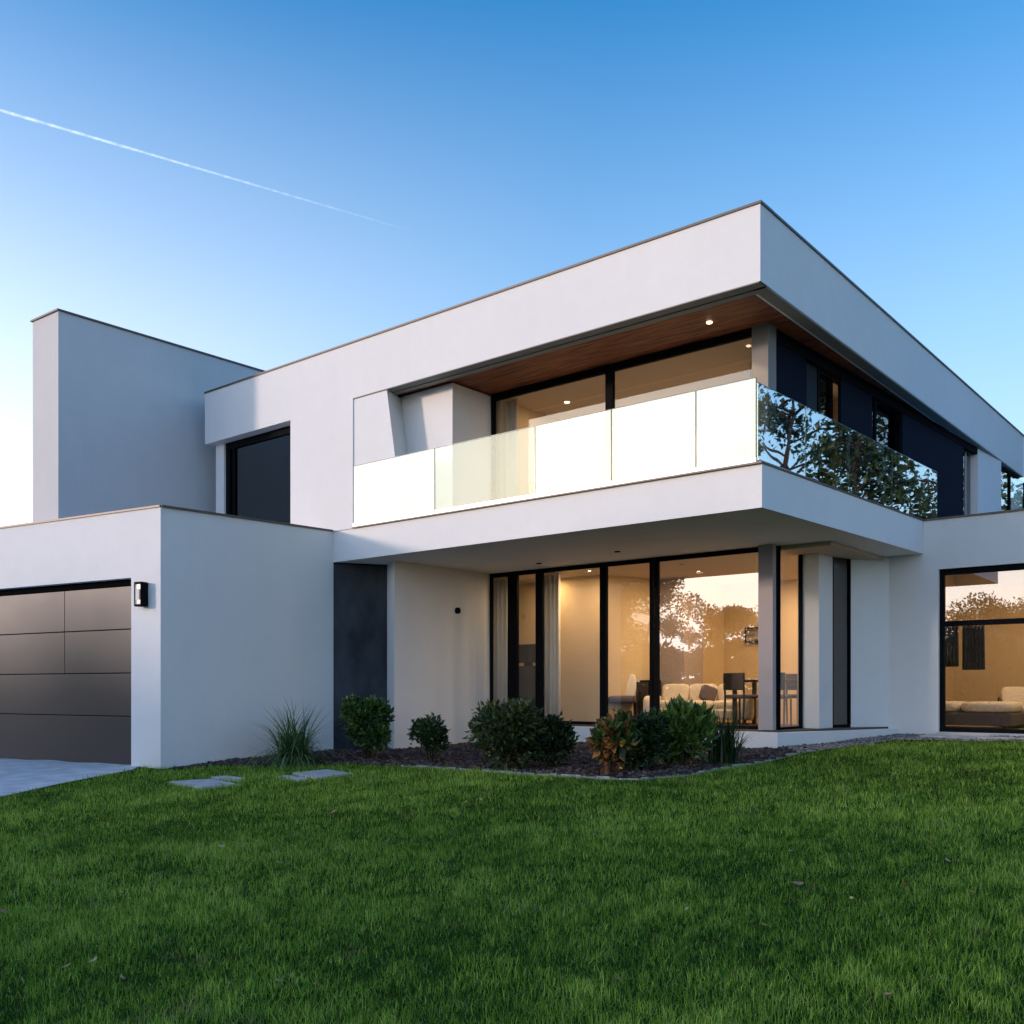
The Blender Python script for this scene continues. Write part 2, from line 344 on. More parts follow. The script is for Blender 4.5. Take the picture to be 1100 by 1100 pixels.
MB().box(xa, Rr[0]-.02, 10.63, 10.74, zs-.018, zs-.001).build('fascia_lip', M['lip'], H)
coping(RL, (Rr[0]+.02, Rr[1]), zRt, t=.3); coping(Rr, RR, zRt+.001, t=.3, h=.027); 
MB().box(RL[0]-.02, RL[0]+.25, 10.76, 23.6, zRt, zRt+.028).build('coping', M['coping'], H)

def window(A, Bq, z0, z1, bars, pane, fw=.06, depth=.07, trans=None, name='window', frame=None):
    """frame along A->B (photo left to right), bars = list of (start, end) fractions; panes fill between"""
    dx, dy = Bq[0]-A[0], Bq[1]-A[1]; L = math.hypot(dx, dy); nx, ny = -dy/L, dx/L
    def pt(s, b): return (A[0]+dx*s/L+nx*b, A[1]+dy*s/L+ny*b)
    def bx(mb, s0, s1, b0, b1, za, zc): mb.prism([pt(s0,b0), pt(s1,b0), pt(s1,b1), pt(s0,b1)], za, zc)
    m = MB(); bx(m, 0, L, 0, depth, z1-fw, z1); bx(m, 0, L, 0, depth, z0, z0+fw*.7)
    sp = sorted(bars)
    for a, b in sp: bx(m, a, b, .001, depth-.001, z0+fw*.7, z1-fw)
    if trans: 
        for k in range(len(sp)-1): bx(m, sp[k][1], sp[k+1][0], .002, depth-.002, trans-.04, trans+.04)
    w = m.build(name, frame or M['black'], H, bevel=.004)
    for k in range(len(sp)-1):
        q = MB(); bx(q, sp[k][1]-.004, sp[k+1][0]+.004, depth*.45, depth*.45+.012, z0+fw*.7-.004, z1-fw+.004)
        q.build('pane', pane[k] if isinstance(pane, list) else pane, w)
    return w
# small upper left window with two dark panels, its opening cut 0.3 deep
w1 = window((xw0-.0, 10.66), (xw1, 10.66), 2.3, 4.64, [(0,.12), (.22,.27), (xw1-xw0-.06, xw1-xw0)], M['dpane'], fw=.13, depth=.09)
xm = onY(10.8, 285)
MB().box(xw0+.28, xm-.006, 10.79, 10.82, 2.3, 4.5).box(xm+.006, xw1-.03, 10.792, 10.82, 2.3, 4.5).build('shutter', M['shutter2'], w1)
MB().box(xw0-.1, xw1+.1, 10.9, 10.95, 2.2, 4.64).build('backing_panel', M['shutter'], H)
# --- balcony slab
hb = MB(); hb.prism([Ep, B, Cc, (-4.75,15.9), (-9,15.9), (Ep[0],12.5)], zb, zP); hb.build('balcony_slab', M['stucco'], H)
MB().prism([(-9.01,15.9), (-4.76,15.9), (-4.76,23.6), (-16.0,23.6), (-16.0,11.0), (-13.0,11.0), (-12.7,12.51)], zb+.001, 2.5).build('floor_slab', M['concrete'], H)
coping((xa, Ep[1]), (B[0]+.015, B[1]), zP+.001, t=.2, o=.045, h=.022); coping(B, (Cc[0], Cc[1]-.0), zP+.002, t=.2, o=.015, h=.022)
# --- glass balustrade
def rail(A, Bq, cuts, z0, z1, m, nm='balustrade'):
    ch = MB(); ch.wall(A, Bq, z0-.005, z0+.05, .045); rr = ch.build(nm, M['metal'], H)
    dx, dy = Bq[0]-A[0], Bq[1]-A[1]; L = math.hypot(dx, dy); ux, uy = dx/L, dy/L
    for s0, s1 in cuts:
        a = (A[0]+ux*s0, A[1]+uy*s0); b = (A[0]+ux*s1, A[1]+uy*s1)
        o = (uy*-.018, -ux*-.018)
        q = MB(); q.wall((a[0]+o[0],a[1]+o[1]), (b[0]+o[0],b[1]+o[1]), z0+.02, z1, .014); q.build('glass_panel', M['rail2'] if (m is M['rail'] and abs(s0-cuts[1][0]) < 1e-6) else m, rr)
        e = MB(); e.wall((a[0]+o[0],a[1]+o[1]), (b[0]+o[0],b[1]+o[1]), z1+.001, z1+.008, .014)
        e.wall((b[0]+o[0]-ux*.001,b[1]+o[1]-uy*.001), (b[0]+o[0]+ux*.008,b[1]+o[1]+uy*.008), z0+.02, z1, .014); e.build('glass_edge', M['edge'], rr)
    return rr
fy = 10.430
A0 = (onY(fy,379), fy); B0 = (-5.03, fy)
cx = [onY(fy,c)-A0[0] for c in (379,466,574,656,747,812)]
rail(A0, B0, [(cx[k]+.005, cx[k+1]-.012) for k in range(5)], zP+.02, 3.60, M['rail'])
SA = (-5.03, 10.51); SB = (-4.86, 16.45)
def sd_(c): q = seg(SA, SB, c); return math.hypot(q[0]-SA[0], q[1]-SA[1])
cs = [.0]+[sd_(c) for c in (867,914,960,1008)]
rail(SA, SB, [(cs[k]+.012, cs[k+1]-.012) for k in range(4)], zP+.02, 3.56, M['srail'])
# --- upper front window and corner post
L_ = lambda c: onY(11.8, c)
wA, wB = (-10.28, 11.8), (onY(11.8,809), 11.8)
window(wA, wB, 2.55, zs+.03, [(0,.05), (L_(650)-wA[0], L_(658)-wA[0]), (wB[0]-wA[0]-.02, wB[0]-wA[0])], M['upane'], fw=.11)
MB().box(wB[0]+.001, -5.50, 11.76, 12.0, 2.5, zs+.03).build('corner_post', M['post'], H)
# --- upper right side: shutters, slits and pillar
WA, WB = (-5.53, 12.0), (-5.16, 20.6)
def wy(c): return seg(WA, WB, c)
def side(c0, c1, z0, z1, t, m, name, off=0, parent=H):
    a, b = wy(c0), wy(c1); a = (a[0]+off, a[1]); b = (b[0]+off, b[1])
    return MB().wall(a, b, z0, z1, t).build(name, m, parent, bevel=.003)
side(828, 1049.5, zs-.14, zs+.03, .1, M['black'], 'window_head', .012)
side(829, 866, 2.5, zs-.142, .05, M['shutter'], 'shutter')
side(871, 882, 2.5, zs-.142, .05, M['shutter2'], 'shutter', -.06)
side(903.5, 937, 2.5, zs-.142, .05, M['shutter'], 'shutter')
side(969.5, 1035, 2.5, zs-.142, .05, M['shutter'], 'shutter')
for c0, c1 in ((866,871), (882,903.5), (937,943), (943.5,969.5), (1035.2,1049.5)):
    side(c0, c1, 2.5, zs-.142, .014, M['dpane'] if c0 in (866,937) else M['dpane'], 'pane', -.12)
side(882.5, 884.5, 2.5, zs-.142, .04, M['black'], 'window_mullion', -.05); side(943.3, 945.3, 2.5, zs-.142, .04, M['black'], 'window_mullion', -.05)
side(1050, 1075, 2.5, zs+.03, .4, M['stucco'], 'pillar', .01)
wC, wD = wy(1075.5), (-5.13, 23.6)
ws = window((wC[0]-.1, wC[1]), wD, 2.5, zs+.0, [(0,.06), (1.0,1.05), (2.2,2.26)][:3], M['srail'], fw=.08)
# --- ground floor
pnl = MB(); pnl.prism([(Ep[0]-.01,10.476), (-12.147,11.27), (-12.2,11.36), (Ep[0]-.2,10.7)], -1.2, zb-.02); pnl.build('entrance_panel', M['stone_dark'], H)
MB().prism([(-12.146,11.272), (-11.66,10.98), (-11.665,13.45), (-11.9,13.45), (-11.9,11.3)], -1.2, zb).build('entrance_side_wall', M['stucco'], H)
MB().prism([(Ep[0]-.01,10.474), (-12.14,11.262), (-12.15,11.28), (Ep[0]-.05,10.56)], zb-.019, zb-.001).build('panel_header', M['black'], H)
pf = [(-11.66,13.22), (-6.03,13.20), (-5.62,14.3), (-5.36,15.2), (-5.12,15.679), (-5.3,15.679), (-11.9,15.679), (-11.9,13.46), (-11.66,13.46)]
MB().prism(pf, -1.25, zf-.03).build('plinth', M['stucco'], H, bevel=.008)
fl = [(-11.655,13.30), (-6.09,13.29), (-5.72,14.3), (-5.46,15.2), (-5.3,15.678), (-11.655,15.678)]
MB().prism(fl, zf-.029, zf).build('sill', M['coping'], H)
l0 = (-11.66, 13.35); l1 = (-6.13, 13.35)
lb = lambda c: onY(13.35, c)-l0[0]
wl0 = window(l0, l1, zf+.001, zb-.001, [(0,.03), (lb(545),lb(555)), (lb(575),lb(582)), (lb(644),lb(651)), (lb(697.5),lb(700.5)), (lb(702.5),lb(706.5)), (l1[0]-l0[0]-.05, l1[0]-l0[0])], [M['upane']]*5+[M['wpane']], fw=.07)
MB().box(onY(13.26,815.5), onY(13.26,831), 13.20+.03, 13.34, zf+.001, zb-.001).build('corner_post', M['post2'], H)
# short side pane, column, dark side window, side wall
window((-6.10,13.43), (-6.05,14.14), zf+.001, zb-.001, [(0,.03), (.69,.71)], M['upane'], fw=.05)
xc0, xc1 = onY(14.15,856.5), onY(14.15,880)
MB().prism([(xc0,14.15), (xc1,14.15), (xc1+.01, onX(xc1,894)), (xc0-.0, onX(xc1,894))], zf+.001, zb-.001).build('column', M['stucco'], H, bevel=.01)
ya = onX(xc1,894)
window((xc1-.01, ya+.01), (-5.69,15.12), zf+.001, zb-.001, [(0,.05), (.46,.51)], M['dpane'], fw=.06)
MB().prism([(-5.69,15.125), (-5.285,15.678), (-5.8,15.678), (-5.95,15.125)], zf+.001, zb-.001).build('ground_side_wall', M['stucco'], H)
# --- right block
rb0 = (-5.30, 15.68); rbE = 2.4; wx0 = onY(15.68,1008); wx1 = -1.2
MB().box(rb0[0], wx0, 15.68, 15.93, -1.25, zb-.001).box(-4.762, wx0, 15.681, 15.93, zb-.0005, zP).box(wx0, wx1, 15.681, 15.93, 1.84, zP).box(wx1, rbE, 15.68, 15.93, -1.25, zP).box(wx0, wx1, 15.682, 15.93, -1.25, -.66).build('right_front_wall', M['stucco'], H)
MB().box(rbE-.25, rbE, 15.931, 24, -1.25, zP).box(rb0[0]+.2, rbE-.25, 23.7, 23.95, -1.25, zP).build('right_side_wall', M['stucco'], H)
MB().box(-4.9, rbE-.25, 15.931, 23.69, 2.2, 2.4).build('terrace_floor', M['concrete'], H)
coping((-4.76,15.68), (rbE,15.68), zP, t=.25)
window((wx0,15.74), (wx1,15.74), -.66, 1.84, [(0,.07), (1.75,1.81), (3.27,3.34)], M['wpane'], fw=.09, trans=1.0)
MB().box(wx0-.02, wx1+.02, 15.60, 15.72, -.72, -.661).build('sill', M['concrete'], H)
ra, rb_ = (onY(16.0,1079), 16.0), (2.2, 16.0)
# --- back walls so the house is closed
MB().box(-16.2, -5.3, 23.5, 23.59, -1.2, zs).box(-13.3, -13.1, 11.3, 23.4, -1.2, zb).build('rear_wall', M['stucco'], H)
# --- soffit fittings and wall vent
def disc(c, r, z, rad, m, name, h=.012):
    p = U(c, r, z); MB().cyl(p, rad, z-h, z-.0005, 20).build(name, m, H); return p
disc(579, 605, zb, .045, M['black'], 'downlight'); disc(663, 592.3, zb, .045, M['black'], 'downlight')
p = U(762, 346, zs+.03); MB().cyl(p, .035, zs+.018, zs+.0295, 20).build('downlight', M['warm'], H); SOFF = p
vq = seg((-11.64,10.95), (-11.667,13.168), 491)
vm = MB(); vm.tube([(-11.62, vq[1], 1.37), (-11.69, vq[1], 1.37)], .055, 20); vm.build('vent', M['black'], H)
# --- rooms
def room(parts, m, name): 
    q = MB()
    for b in parts: q.box(*b)
    return q.build(name, m, H)
yb = 17.3
room([(-13.09,-5.35,yb,yb+.1,zf,zb-.002), (-5.55,-5.45,15.68,yb,zf,zb-.002)], M['wall_in'], 'living_room_wall')
room([(-13.09,-5.35,13.47,yb,zb-.06,zb-.003)], M['ceil_in'], 'living_room_ceiling')
room([(-13.09,-5.46,15.69,yb,zf-.05,zf-.001)], M['floor_in'], 'living_room_floor')
# walls seen behind the panes
a600 = seg((-12,14.0), (-5,14.0), 600)[0]; a648 = onY(14.0, 646)
room([(onY(14.35,596), onY(14.35,644.5), 14.35, 14.45, zf, zb-.06)], M['wall_in'], 'living_room_wall')
q = MB(); q.prism([(onY(14.45,645), 14.451), (onY(14.45,645)+.1,14.451), (-9.0,yb-.01), (-9.1,yb-.01)], zf, zb-.061); q.build('living_room_wall', M['wall_in'], H)
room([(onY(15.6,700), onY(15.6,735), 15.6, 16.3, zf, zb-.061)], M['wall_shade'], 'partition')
room([(onY(16.6,733), onY(16.6,755), 16.6, 17.29, zf, zb-.062)], M['wall_in'], 'partition')
# upper room
room([(-10.2,-5.85,15.4,15.5,2.5,zs+.02), (-10.3,-10.2,11.95,15.5,2.5,zs+.02)], M['wall_in'], 'upper_room_wall')
room([(-10.2,-5.75,11.9,15.4,zs-.03,zs+.02)], M['ceil_in'], 'upper_room_ceiling')
room([(-10.2,-5.75,11.9,15.4,2.505,2.53)], M['floor_in'], 'upper_room_floor')
for c in (866,937):
    a, b = wy(c-3), wy(c+7); MB().wall((a[0]-.75,a[1]), (b[0]-.75,b[1]+.5), 2.53, zs-.05, .05).build('upper_room_wall', M['wall_in'], H)
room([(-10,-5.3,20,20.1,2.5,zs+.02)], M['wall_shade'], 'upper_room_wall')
# lounge in the right block
room([(-5.2,2.0,19.0,19.1,zf,2.19), (-5.29,-5.2,15.95,19.0,zf,2.19), (2.0,2.1,15.95,19,zf,2.19)], M['wall_in'], 'lounge_wall')
room([(-5.2,2.0,15.95,19,2.1,2.18)], M['ceil_in'], 'lounge_ceiling'); room([(-5.2,2.0,15.935,19,zf-.1,zf-.04)], M['floor_in'], 'lounge_floor')
# lit downlights inside, with added ones beyond the single visible one upstairs
def dlight(x, y, z, e, size=.12, col=(1,.68,.38)):
    MB().cyl((x,y), .022, z-.006, z-.0005, 16).build('downlight', M['warm'], H)
    l = bpy.data.lights.new('downlight_fill', 'AREA'); l.energy = e*.68; l.color = col; l.shape = 'DISK'; l.size = size
    o = bpy.data.objects.new('downlight_fill', l); C.objects.link(o); o.location = (x, y, z-.03+EZ); o.parent = None
    return o
def bulb(x, y, z, e, col=(1,.72,.42), rad=.1):
    l = bpy.data.lights.new('room_lamp', 'POINT'); l.energy = e; l.color = col; l.shadow_soft_size = rad
    o = bpy.data.objects.new('room_lamp', l); C.objects.link(o); o.location = (x, y, z+EZ); return o
zc = zb-.06
for x, y, e in ((-8.3,15.0,22), (-6.9,14.6,22), (-6.6,16.6,16), (-10.9,14.0,8), (-9.7,13.72,11), (-7.5,16.3,14), (-11.4,16,10)): dlight(x, y, zc, e)  # lamps added to brighten the living room; no fittings are visible there
for x, y, e in ((-8.6,14.9,9), (-6.9,14.7,9)): dlight(x, y, zs-.03, e)  # added upstairs lamps, set deep so the balustrade hides them
pU = U(609, 432, zs-.03); dlight(pU[0], pU[1], zs-.031, 5); MB().cyl(pU, .04, zs-.036, zs-.0311, 20).build('downlight', M['warm'], H)
for x, y, e in ((-3.6,17.2,26), (-1.8,17.2,24)): dlight(x, y, 2.1, e)
l = bpy.data.lights.new('soffit_lamp', 'SPOT'); l.energy = 14; l.color = (1,.7,.4); l.spot_size = R(110); l.shadow_soft_size = .04
o = bpy.data.objects.new('soffit_lamp', l); C.objects.link(o); o.location = (SOFF[0], SOFF[1], zs+EZ)

# ================================================================ DRIVEWAY, BED, STONES
pE = gp(143, 827.5); pF = gp(0, 857); ex = (pF[0]-pE[0], pF[1]-pE[1])
far = (pE[0]+ex[0]*4, pE[1]+ex[1]*4)
drive = [gf(d0-.02,.2), pE, pF, far, (far[0]-9, far[1]-1), gf(7.6,-.02), gf(d1,.2)]
DRIVE = drive
sheet('driveway', drive, M['paving'], .012, .25)
bedpx = [(176,828), (240,824), (300,823), (370,822), (430,824), (480,827), (530,830), (590,834), (640,837), (690,838), (730,835), (765,829), (800,823), (835,816), (870,808), (905,803)]
bed = [gp(*p) for p in bedpx]+[(-5.3,14.6), (-5.9,13.5), (-11.6,13.4), (-11.7,11.0), (-12.1,11.1), (-12.6,10.6), (-12.70,7.6)]
BED = bed
sheet('garden_bed', bed, M['mulch'], .02, .15)
grv = [gp(862,811), gp(905,805), gp(960,797), gp(1010,797), gp(1100,797), gp(1180,797), (1.5,15.66), (-5.1,15.66), (-5.35,15.1), (-5.6,14.2), (-5.95,13.3)]
GRV = grv
sheet('gravel_strip', grv, M['gravel'], .028, .15)
pv = MB(); xq = wx0-.12
while xq < 1.6:
    pv.box(xq, xq+.79, 15.16, 15.59, -.80, -.697+random.uniform(-.002,.002)); xq += .8
tag(pv.build('paving', M['stone'], bevel=.006), kind='structure')
# bark chips and pebbles
def chips(poly, n, s0, s1, m, name, dz, label=None):
    xs = [p[0] for p in poly]; ys = [p[1] for p in poly]; mb = MB(); k = 0
    X = RNG.uniform(min(xs), max(xs), n*6); Y = RNG.uniform(min(ys), max(ys), n*6); ok = inpoly(X, Y, poly); X, Y = X[ok][:n], Y[ok][:n]
    for x, y in zip(X, Y):
        s = random.uniform(s0, s1); a = random.uniform(0, 6.3); w = s*random.uniform(.35,.9); h = s*random.uniform(.2,.5); z = float(g(x,y))+dz
        c, n_ = math.cos(a), math.sin(a); tl = random.uniform(-.3,.3)*s
        P = [(-s,-w),(s,-w*.7),(s*.8,w),(-s*.9,w*.8)]
        vs = [(x+u*c-v*n_, y+u*n_+v*c, z-h*.3) for u, v in P]+[(x+.8*(u*c-v*n_), y+.8*(u*n_+v*c), z+h+(tl if u > 0 else -tl)) for u, v in P]
        mb.add(vs, [(4,5,6,7),(0,1,5,4),(1,2,6,5),(2,3,7,6),(3,0,4,7)], random.random()**1.6)
    o = mb.build(name, m); tag(o, kind='stuff'); return o
tag(chips(bed, 6500, .012, .04, M['chip'], 'bark_chips', .024), 'dark bark chips covering the planting bed', 'mulch')
M['pebble'] = leafmat('pebble', (.07,.07,.075), (.36,.35,.34), 0, .9)
tag(chips(grv, 3500, .01, .03, M['pebble'], 'gravel_stones', .03), 'grey gravel stones along the foot of the house', 'gravel')
# concrete edging along the bed
em = MB(); pts = [gp(*p) for p in bedpx[4:]]+[gp(940,800.5)]
for i in range(len(pts)-1):
    a, b = pts[i], pts[i+1]; n = 3
    for k in range(n):
        p, q = [tuple(a[j]+(b[j]-a[j])*t for j in (0,1)) for t in ((k+.01)/n, (k+.99)/n)]
        z = float(g(*p))
        dx, dy = q[0]-p[0], q[1]-p[1]; L = math.hypot(dx,dy); nx, ny = dy/L*.045, -dx/L*.045
        em.prism([p, q, (q[0]-nx,q[1]-ny), (p[0]-nx,p[1]-ny)], z-.1, z+.030+random.uniform(-.008,.008))
tag(em.build('bed_edging', M['stone'], bevel=.006), 'thin pale concrete edging curving between the planting bed and the lawn', 'edging')
def slab(px, label):
    P = [gp(*p) for p in px]; cxx = sum(p[0] for p in P)/len(P); cyy = sum(p[1] for p in P)/len(P); z = float(g(cxx,cyy))
    m = MB(); m.prism(P, z-.06, z+.018); o = m.build('stepping_stone', M['stone'], bevel=.012)
    return tag(o, label, 'stepping stone', 'stepping stones in the lawn'), P
STN = []
for px, lb_ in (([(181,841.5),(216,848.5),(259,843.5),(228,837)], 'larger pale stepping stone set in the grass nearest the garage corner'),
               ([(226,836.6),(244,834.4),(262,836.2),(258,840.5),(238,838.4)], 'small stepping stone touching the back of the larger slab by the garage'),
               ([(296,835.2),(322,840),(334,836.6),(309,833.6)], 'short stepping stone in front of the ornamental grass tuft'),
               ([(314,833),(340,838.2),(383,831.6),(352,826.8)], 'pale square stepping stone nearest the rounded shrub by the dark panel')):
    o, P = slab(px, lb_); STN.append(P)

# ================================================================ WALL LAMP
lc = gf(.322, 0); LT = thing('wall_lamp', (lc[0], lc[1], 1.18), 'black square wall lamp mounted beside the garage door', 'wall lamp')
def lp(t, b): return gf(.322+t*.85, -b*.85)
MB().prism([lp(-.075,.001), lp(.075,.001), lp(.075,.03), lp(-.075,.03)], 1.19, 1.53).build('back_plate', M['black'], LT, bevel=.004)
q = MB()
for za, zz2 in ((1.185,1.215), (1.505,1.535)): q.prism([lp(-.085,.031), lp(.085,.031), lp(.085,.16), lp(-.085,.16)], za, zz2)
for t0, t1 in ((-.085,-.07), (.07,.085)): q.prism([lp(t0,.145), lp(t1,.145), lp(t1,.16), lp(t0,.16)], 1.215, 1.505)
q.prism([lp(-.085,.031), lp(-.072,.031), lp(-.072,.144), lp(-.085,.144)], 1.2155, 1.5045)
q.build('housing', M['black'], LT)
MB().prism([lp(-.065,.035), lp(.065,.035), lp(.065,.14), lp(-.065,.14)], 1.43, 1.504).build('lens', M['lens'], LT)
MB().prism([lp(-.065,.035), lp(.065,.035), lp(.065,.14), lp(-.065,.14)], 1.216, 1.28).build('lens', M['lens'], LT)
MB().cyl(lp(0,.085), .028, 1.281, 1.429, 12).build('inner_tube', M['screen'], LT)

# ================================================================ FURNITURE SEEN THROUGH THE GLASS
def rbox(mb, x0, x1, y0, y1, z0, z1): mb.box(x0, x1, y0, y1, z0, z1); return mb
def puff(sx, sy, sz, k=6):                            # rounded cushion centred on its base
    m = MB(); n = 10; vs = []; fs = []
    for i in range(n+1):
        for j in range(n*2):
            th = math.pi*i/n; ph = math.pi*j/n
            def se(v, e): return math.copysign(abs(v)**e, v)
            vs.append((sx/2*se(math.sin(th),.35)*se(math.cos(ph),.35), sy/2*se(math.sin(th),.35)*se(math.sin(ph),.35), sz/2+sz/2*se(math.cos(th),.45)))
    for i in range(n):
        for j in range(n*2): fs.append((i*2*n+j, i*2*n+(j+1)%(2*n), (i+1)*2*n+(j+1)%(2*n), (i+1)*2*n+j))
    m.add(vs, fs); return m
def moved(mb, loc, rx=0, ry=0, rz=0):
    T = Matrix.Translation(loc) @ Matrix.Rotation(rz,4,'Z') @ Matrix.Rotation(rx,4,'X') @ Matrix.Rotation(ry,4,'Y')
    mb.v = [tuple(T @ Vector(v)) for v in mb.v]; return mb
rzv = .30
sp_ = U(752, 777, zf)
sf = thing('sofa', (sp_[0]-.10, sp_[1]+.20, zf), 'long cream sofa behind the large ground floor pane', 'sofa'); sf.rotation_euler.z = rzv
relbuild(MB().box(-.80,.80,-.42,.42,.08,.25), 'base', M['fabric'], sf, bevel=.03)
for x in (-.5, 0, .5):
    relbuild(moved(puff(.50,.66,.17), (x,-.06,.23)), 'seat', M['fabric'], sf, smooth=True)
    relbuild(moved(puff(.50,.22,.36), (x,.27,.33), rx=-.12), 'backrest', M['fabric'], sf, smooth=True)
for x in (-.85, .85): relbuild(moved(puff(.2,.86,.42), (x,0,.06)), 'armrest', M['fabric'], sf, smooth=True)
for x in (-.72, .72):
    for y in (-.34, .34): relbuild(MB().cyl((x,y), .02, 0, .08, 10), 'leg', M['darkwood'], sf)
def pillow(loc, rz, m, label, sc=1):
    t = thing('cushion', loc, label, 'cushion'); t.rotation_euler.z = rz
    relbuild(moved(puff(.36*sc,.13,.34*sc), (0,0,0), rx=-.25, ry=.35), 'cushion_cover', m, t, smooth=True); return t
c_, s_ = math.cos(rzv), math.sin(rzv)
def onsofa(x, y, z): return (sf.location.x+x*c_-y*s_, sf.location.y+x*s_+y*c_, zf+z)
pillow(onsofa(.10,-.02,.39), rzv+.5, M['fabric_d'], 'dark plum cushion leaning in the middle of the cream sofa', .8)
pillow(onsofa(.55,-.02,.39), rzv-.3, M['fabric'], 'cream cushion at the right end of the long sofa')
def chair(loc, rz, label, grp='chairs around the dining table'):
    t = thing('dining_chair', loc, label, 'chair', grp); t.rotation_euler.z = rz
    relbuild(moved(puff(.44,.44,.07), (0,0,.44)), 'seat', M['fabric_d'], t, smooth=True)
    relbuild(MB().box(-.21,.21,.19,.225,.58,.86), 'backrest', M['darkwood'], t, bevel=.012)
    for x in (-.19,.19):
        relbuild(MB().tube([(x,-.19,0),(x,-.18,.44)], [.014,.018]), 'leg', M['darkwood'], t)
        relbuild(MB().tube([(x,.22,0),(x,.19,.44),(x,.215,.84)], [.014,.018,.014]), 'leg', M['darkwood'], t)
    return t
tp = U(838, 775, zf); tx, ty = -6.95, 15.15
tb = thing('dining_table', (tx, ty, zf), 'dark dining table behind the corner post', 'table')
relbuild(MB().box(-.62,.62,-.42,.42,.71,.75), 'tabletop', M['darkwood'], tb, bevel=.006)
for x in (-.56,.56):
    for y in (-.36,.36): relbuild(MB().box(x-.03,x+.03,y-.03,y+.03,0,.709), 'leg', M['darkwood'], tb)
chair((tx+.25,ty-.55,zf), math.pi+.15, 'dark dining chair with its back to the corner column')
chair((tx-.32,ty-.58,zf), math.pi-.2, 'dark dining chair nearest the cream sofa')
chair((tx+.05,ty+.6,zf), .1, 'dark dining chair on the far side of the table')
# dark fireplace block, armchair and table lamp behind the narrow pane
fx0, fx1 = onY(15.1,668), onY(15.1,698)
fb = thing('cabinet', ((fx0+fx1)/2, 15.1, zf), 'tall dark cabinet standing behind the narrow pane left of the sofa', 'cabinet')
MB().box(fx0, fx1, 15.1, 15.5, zf+.05, .16+.0).build('carcass', M['screen'], fb, bevel=.006)
MB().box(fx0+.03, (fx0+fx1)/2-.006, 15.08, 15.099, zf+.08, .12).build('door', M['darkwood'], fb); MB().box((fx0+fx1)/2+.006, fx1-.03, 15.08, 15.099, zf+.08, .12).build('door', M['darkwood'], fb)
MB().box(fx0+.05, fx1-.05, 15.12, 15.45, zf, zf+.049).build('plinth', M['black'], fb)
ax = onY(14.6, 664)
at_ = thing('armchair', (ax, 14.75, zf), 'dark framed armchair with pale cushion beside the cabinet', 'armchair'); at_.rotation_euler.z = .5
relbuild(moved(puff(.5,.5,.14), (0,0,.34)), 'seat', M['fabric_d'], at_, smooth=True)
relbuild(moved(puff(.46,.14,.46), (0,.2,.42), rx=-.2), 'backrest', M['curtain'], at_, smooth=True)
for x in (-.27,.27):
    relbuild(MB().tube([(x,-.25,0),(x,-.25,.55),(x,.28,.55),(x,.3,0)], .018), 'armrest', M['darkwood'], at_)
lx = onY(14.3, 660); tl_ = thing('table_lamp', (onY(15.0,660), 15.0, zf+.55), 'small table lamp with pale shade on a side table behind the armchair', 'lamp')
relbuild(MB().cyl((0,0), .07, 0, .02), 'lamp_base', M['darkwood'], tl_); relbuild(MB().cyl((0,0), .012, .02, .24), 'stem', M['darkwood'], tl_)
relbuild(MB().cyl((0,0), .13, .22, .42, 24, .10), 'lamp_shade', emis('lamp_shade', (1,.62,.30), .9), tl_)
stb = thing('side_table', (onY(15.0,660), 15.0, zf), 'small dark side table carrying the table lamp', 'table')
relbuild(MB().cyl((0,0), .22, .52, .549, 28), 'tabletop', M['darkwood'], stb); relbuild(MB().cyl((0,0), .02, .02, .519), 'stem', M['darkwood'], stb); relbuild(MB().cyl((0,0), .14, 0, .02, 24), 'foot', M['darkwood'], stb)
# television behind the slit window
tvx0, tvx1 = onY(14.25,552), onY(14.25,582)
tv = thing('television', ((tvx0+tvx1)/2, 14.25, .43), 'black television on tall dark cabinet behind the slit window', 'television')
MB().box(tvx0, tvx1, 14.25, 14.29, .49, .84).build('screen', M['screen'], tv, bevel=.006)
MB().box((tvx0+tvx1)/2-.1, (tvx0+tvx1)/2+.1, 14.26, 14.28, .431, .489).build('stand_foot', M['black'], tv)
ts = thing('tv_stand', ((tvx0+tvx1)/2, 14.3, zf), 'tall dark media cabinet under the television', 'cabinet')
MB().box(tvx0-.05, tvx1+.05, 14.15, 14.5, zf+.04, .43).build('carcass', M['darkwood'], ts, bevel=.005)
MB().box(tvx0, tvx1, 14.13, 14.149, -.42, -.405).box(tvx0, tvx1, 14.13, 14.149, -.30, -.285).build('handle', M['fabric_d'], ts)
MB().box(tvx0-.03, tvx1+.03, 14.18, 14.48, zf, zf+.039).build('plinth', M['black'], ts)
room([(onY(14.6,548), onY(14.6,600), 14.6, 14.7, zf, zb-.06)], M['wall_in'], 'living_room_wall')
# picture
px0, px1 = onY(17.25,800), onY(17.25,818)
pc = thing('picture', ((px0+px1)/2, 17.26, 1.0), 'small dark framed picture on the rear living room wall', 'picture')
zA, zB = [ (HY-r)*ld(px0,17.25)[1]/F for r in (691,674)]
MB().box(px0, px1, 17.24, 17.295, zA, zB).build('frame', M['darkwood'], pc, bevel=.006); MB().box(px0+.04, px1-.04, 17.232, 17.239, zA+.04, zB-.04).build('canvas', M['picture'], pc)
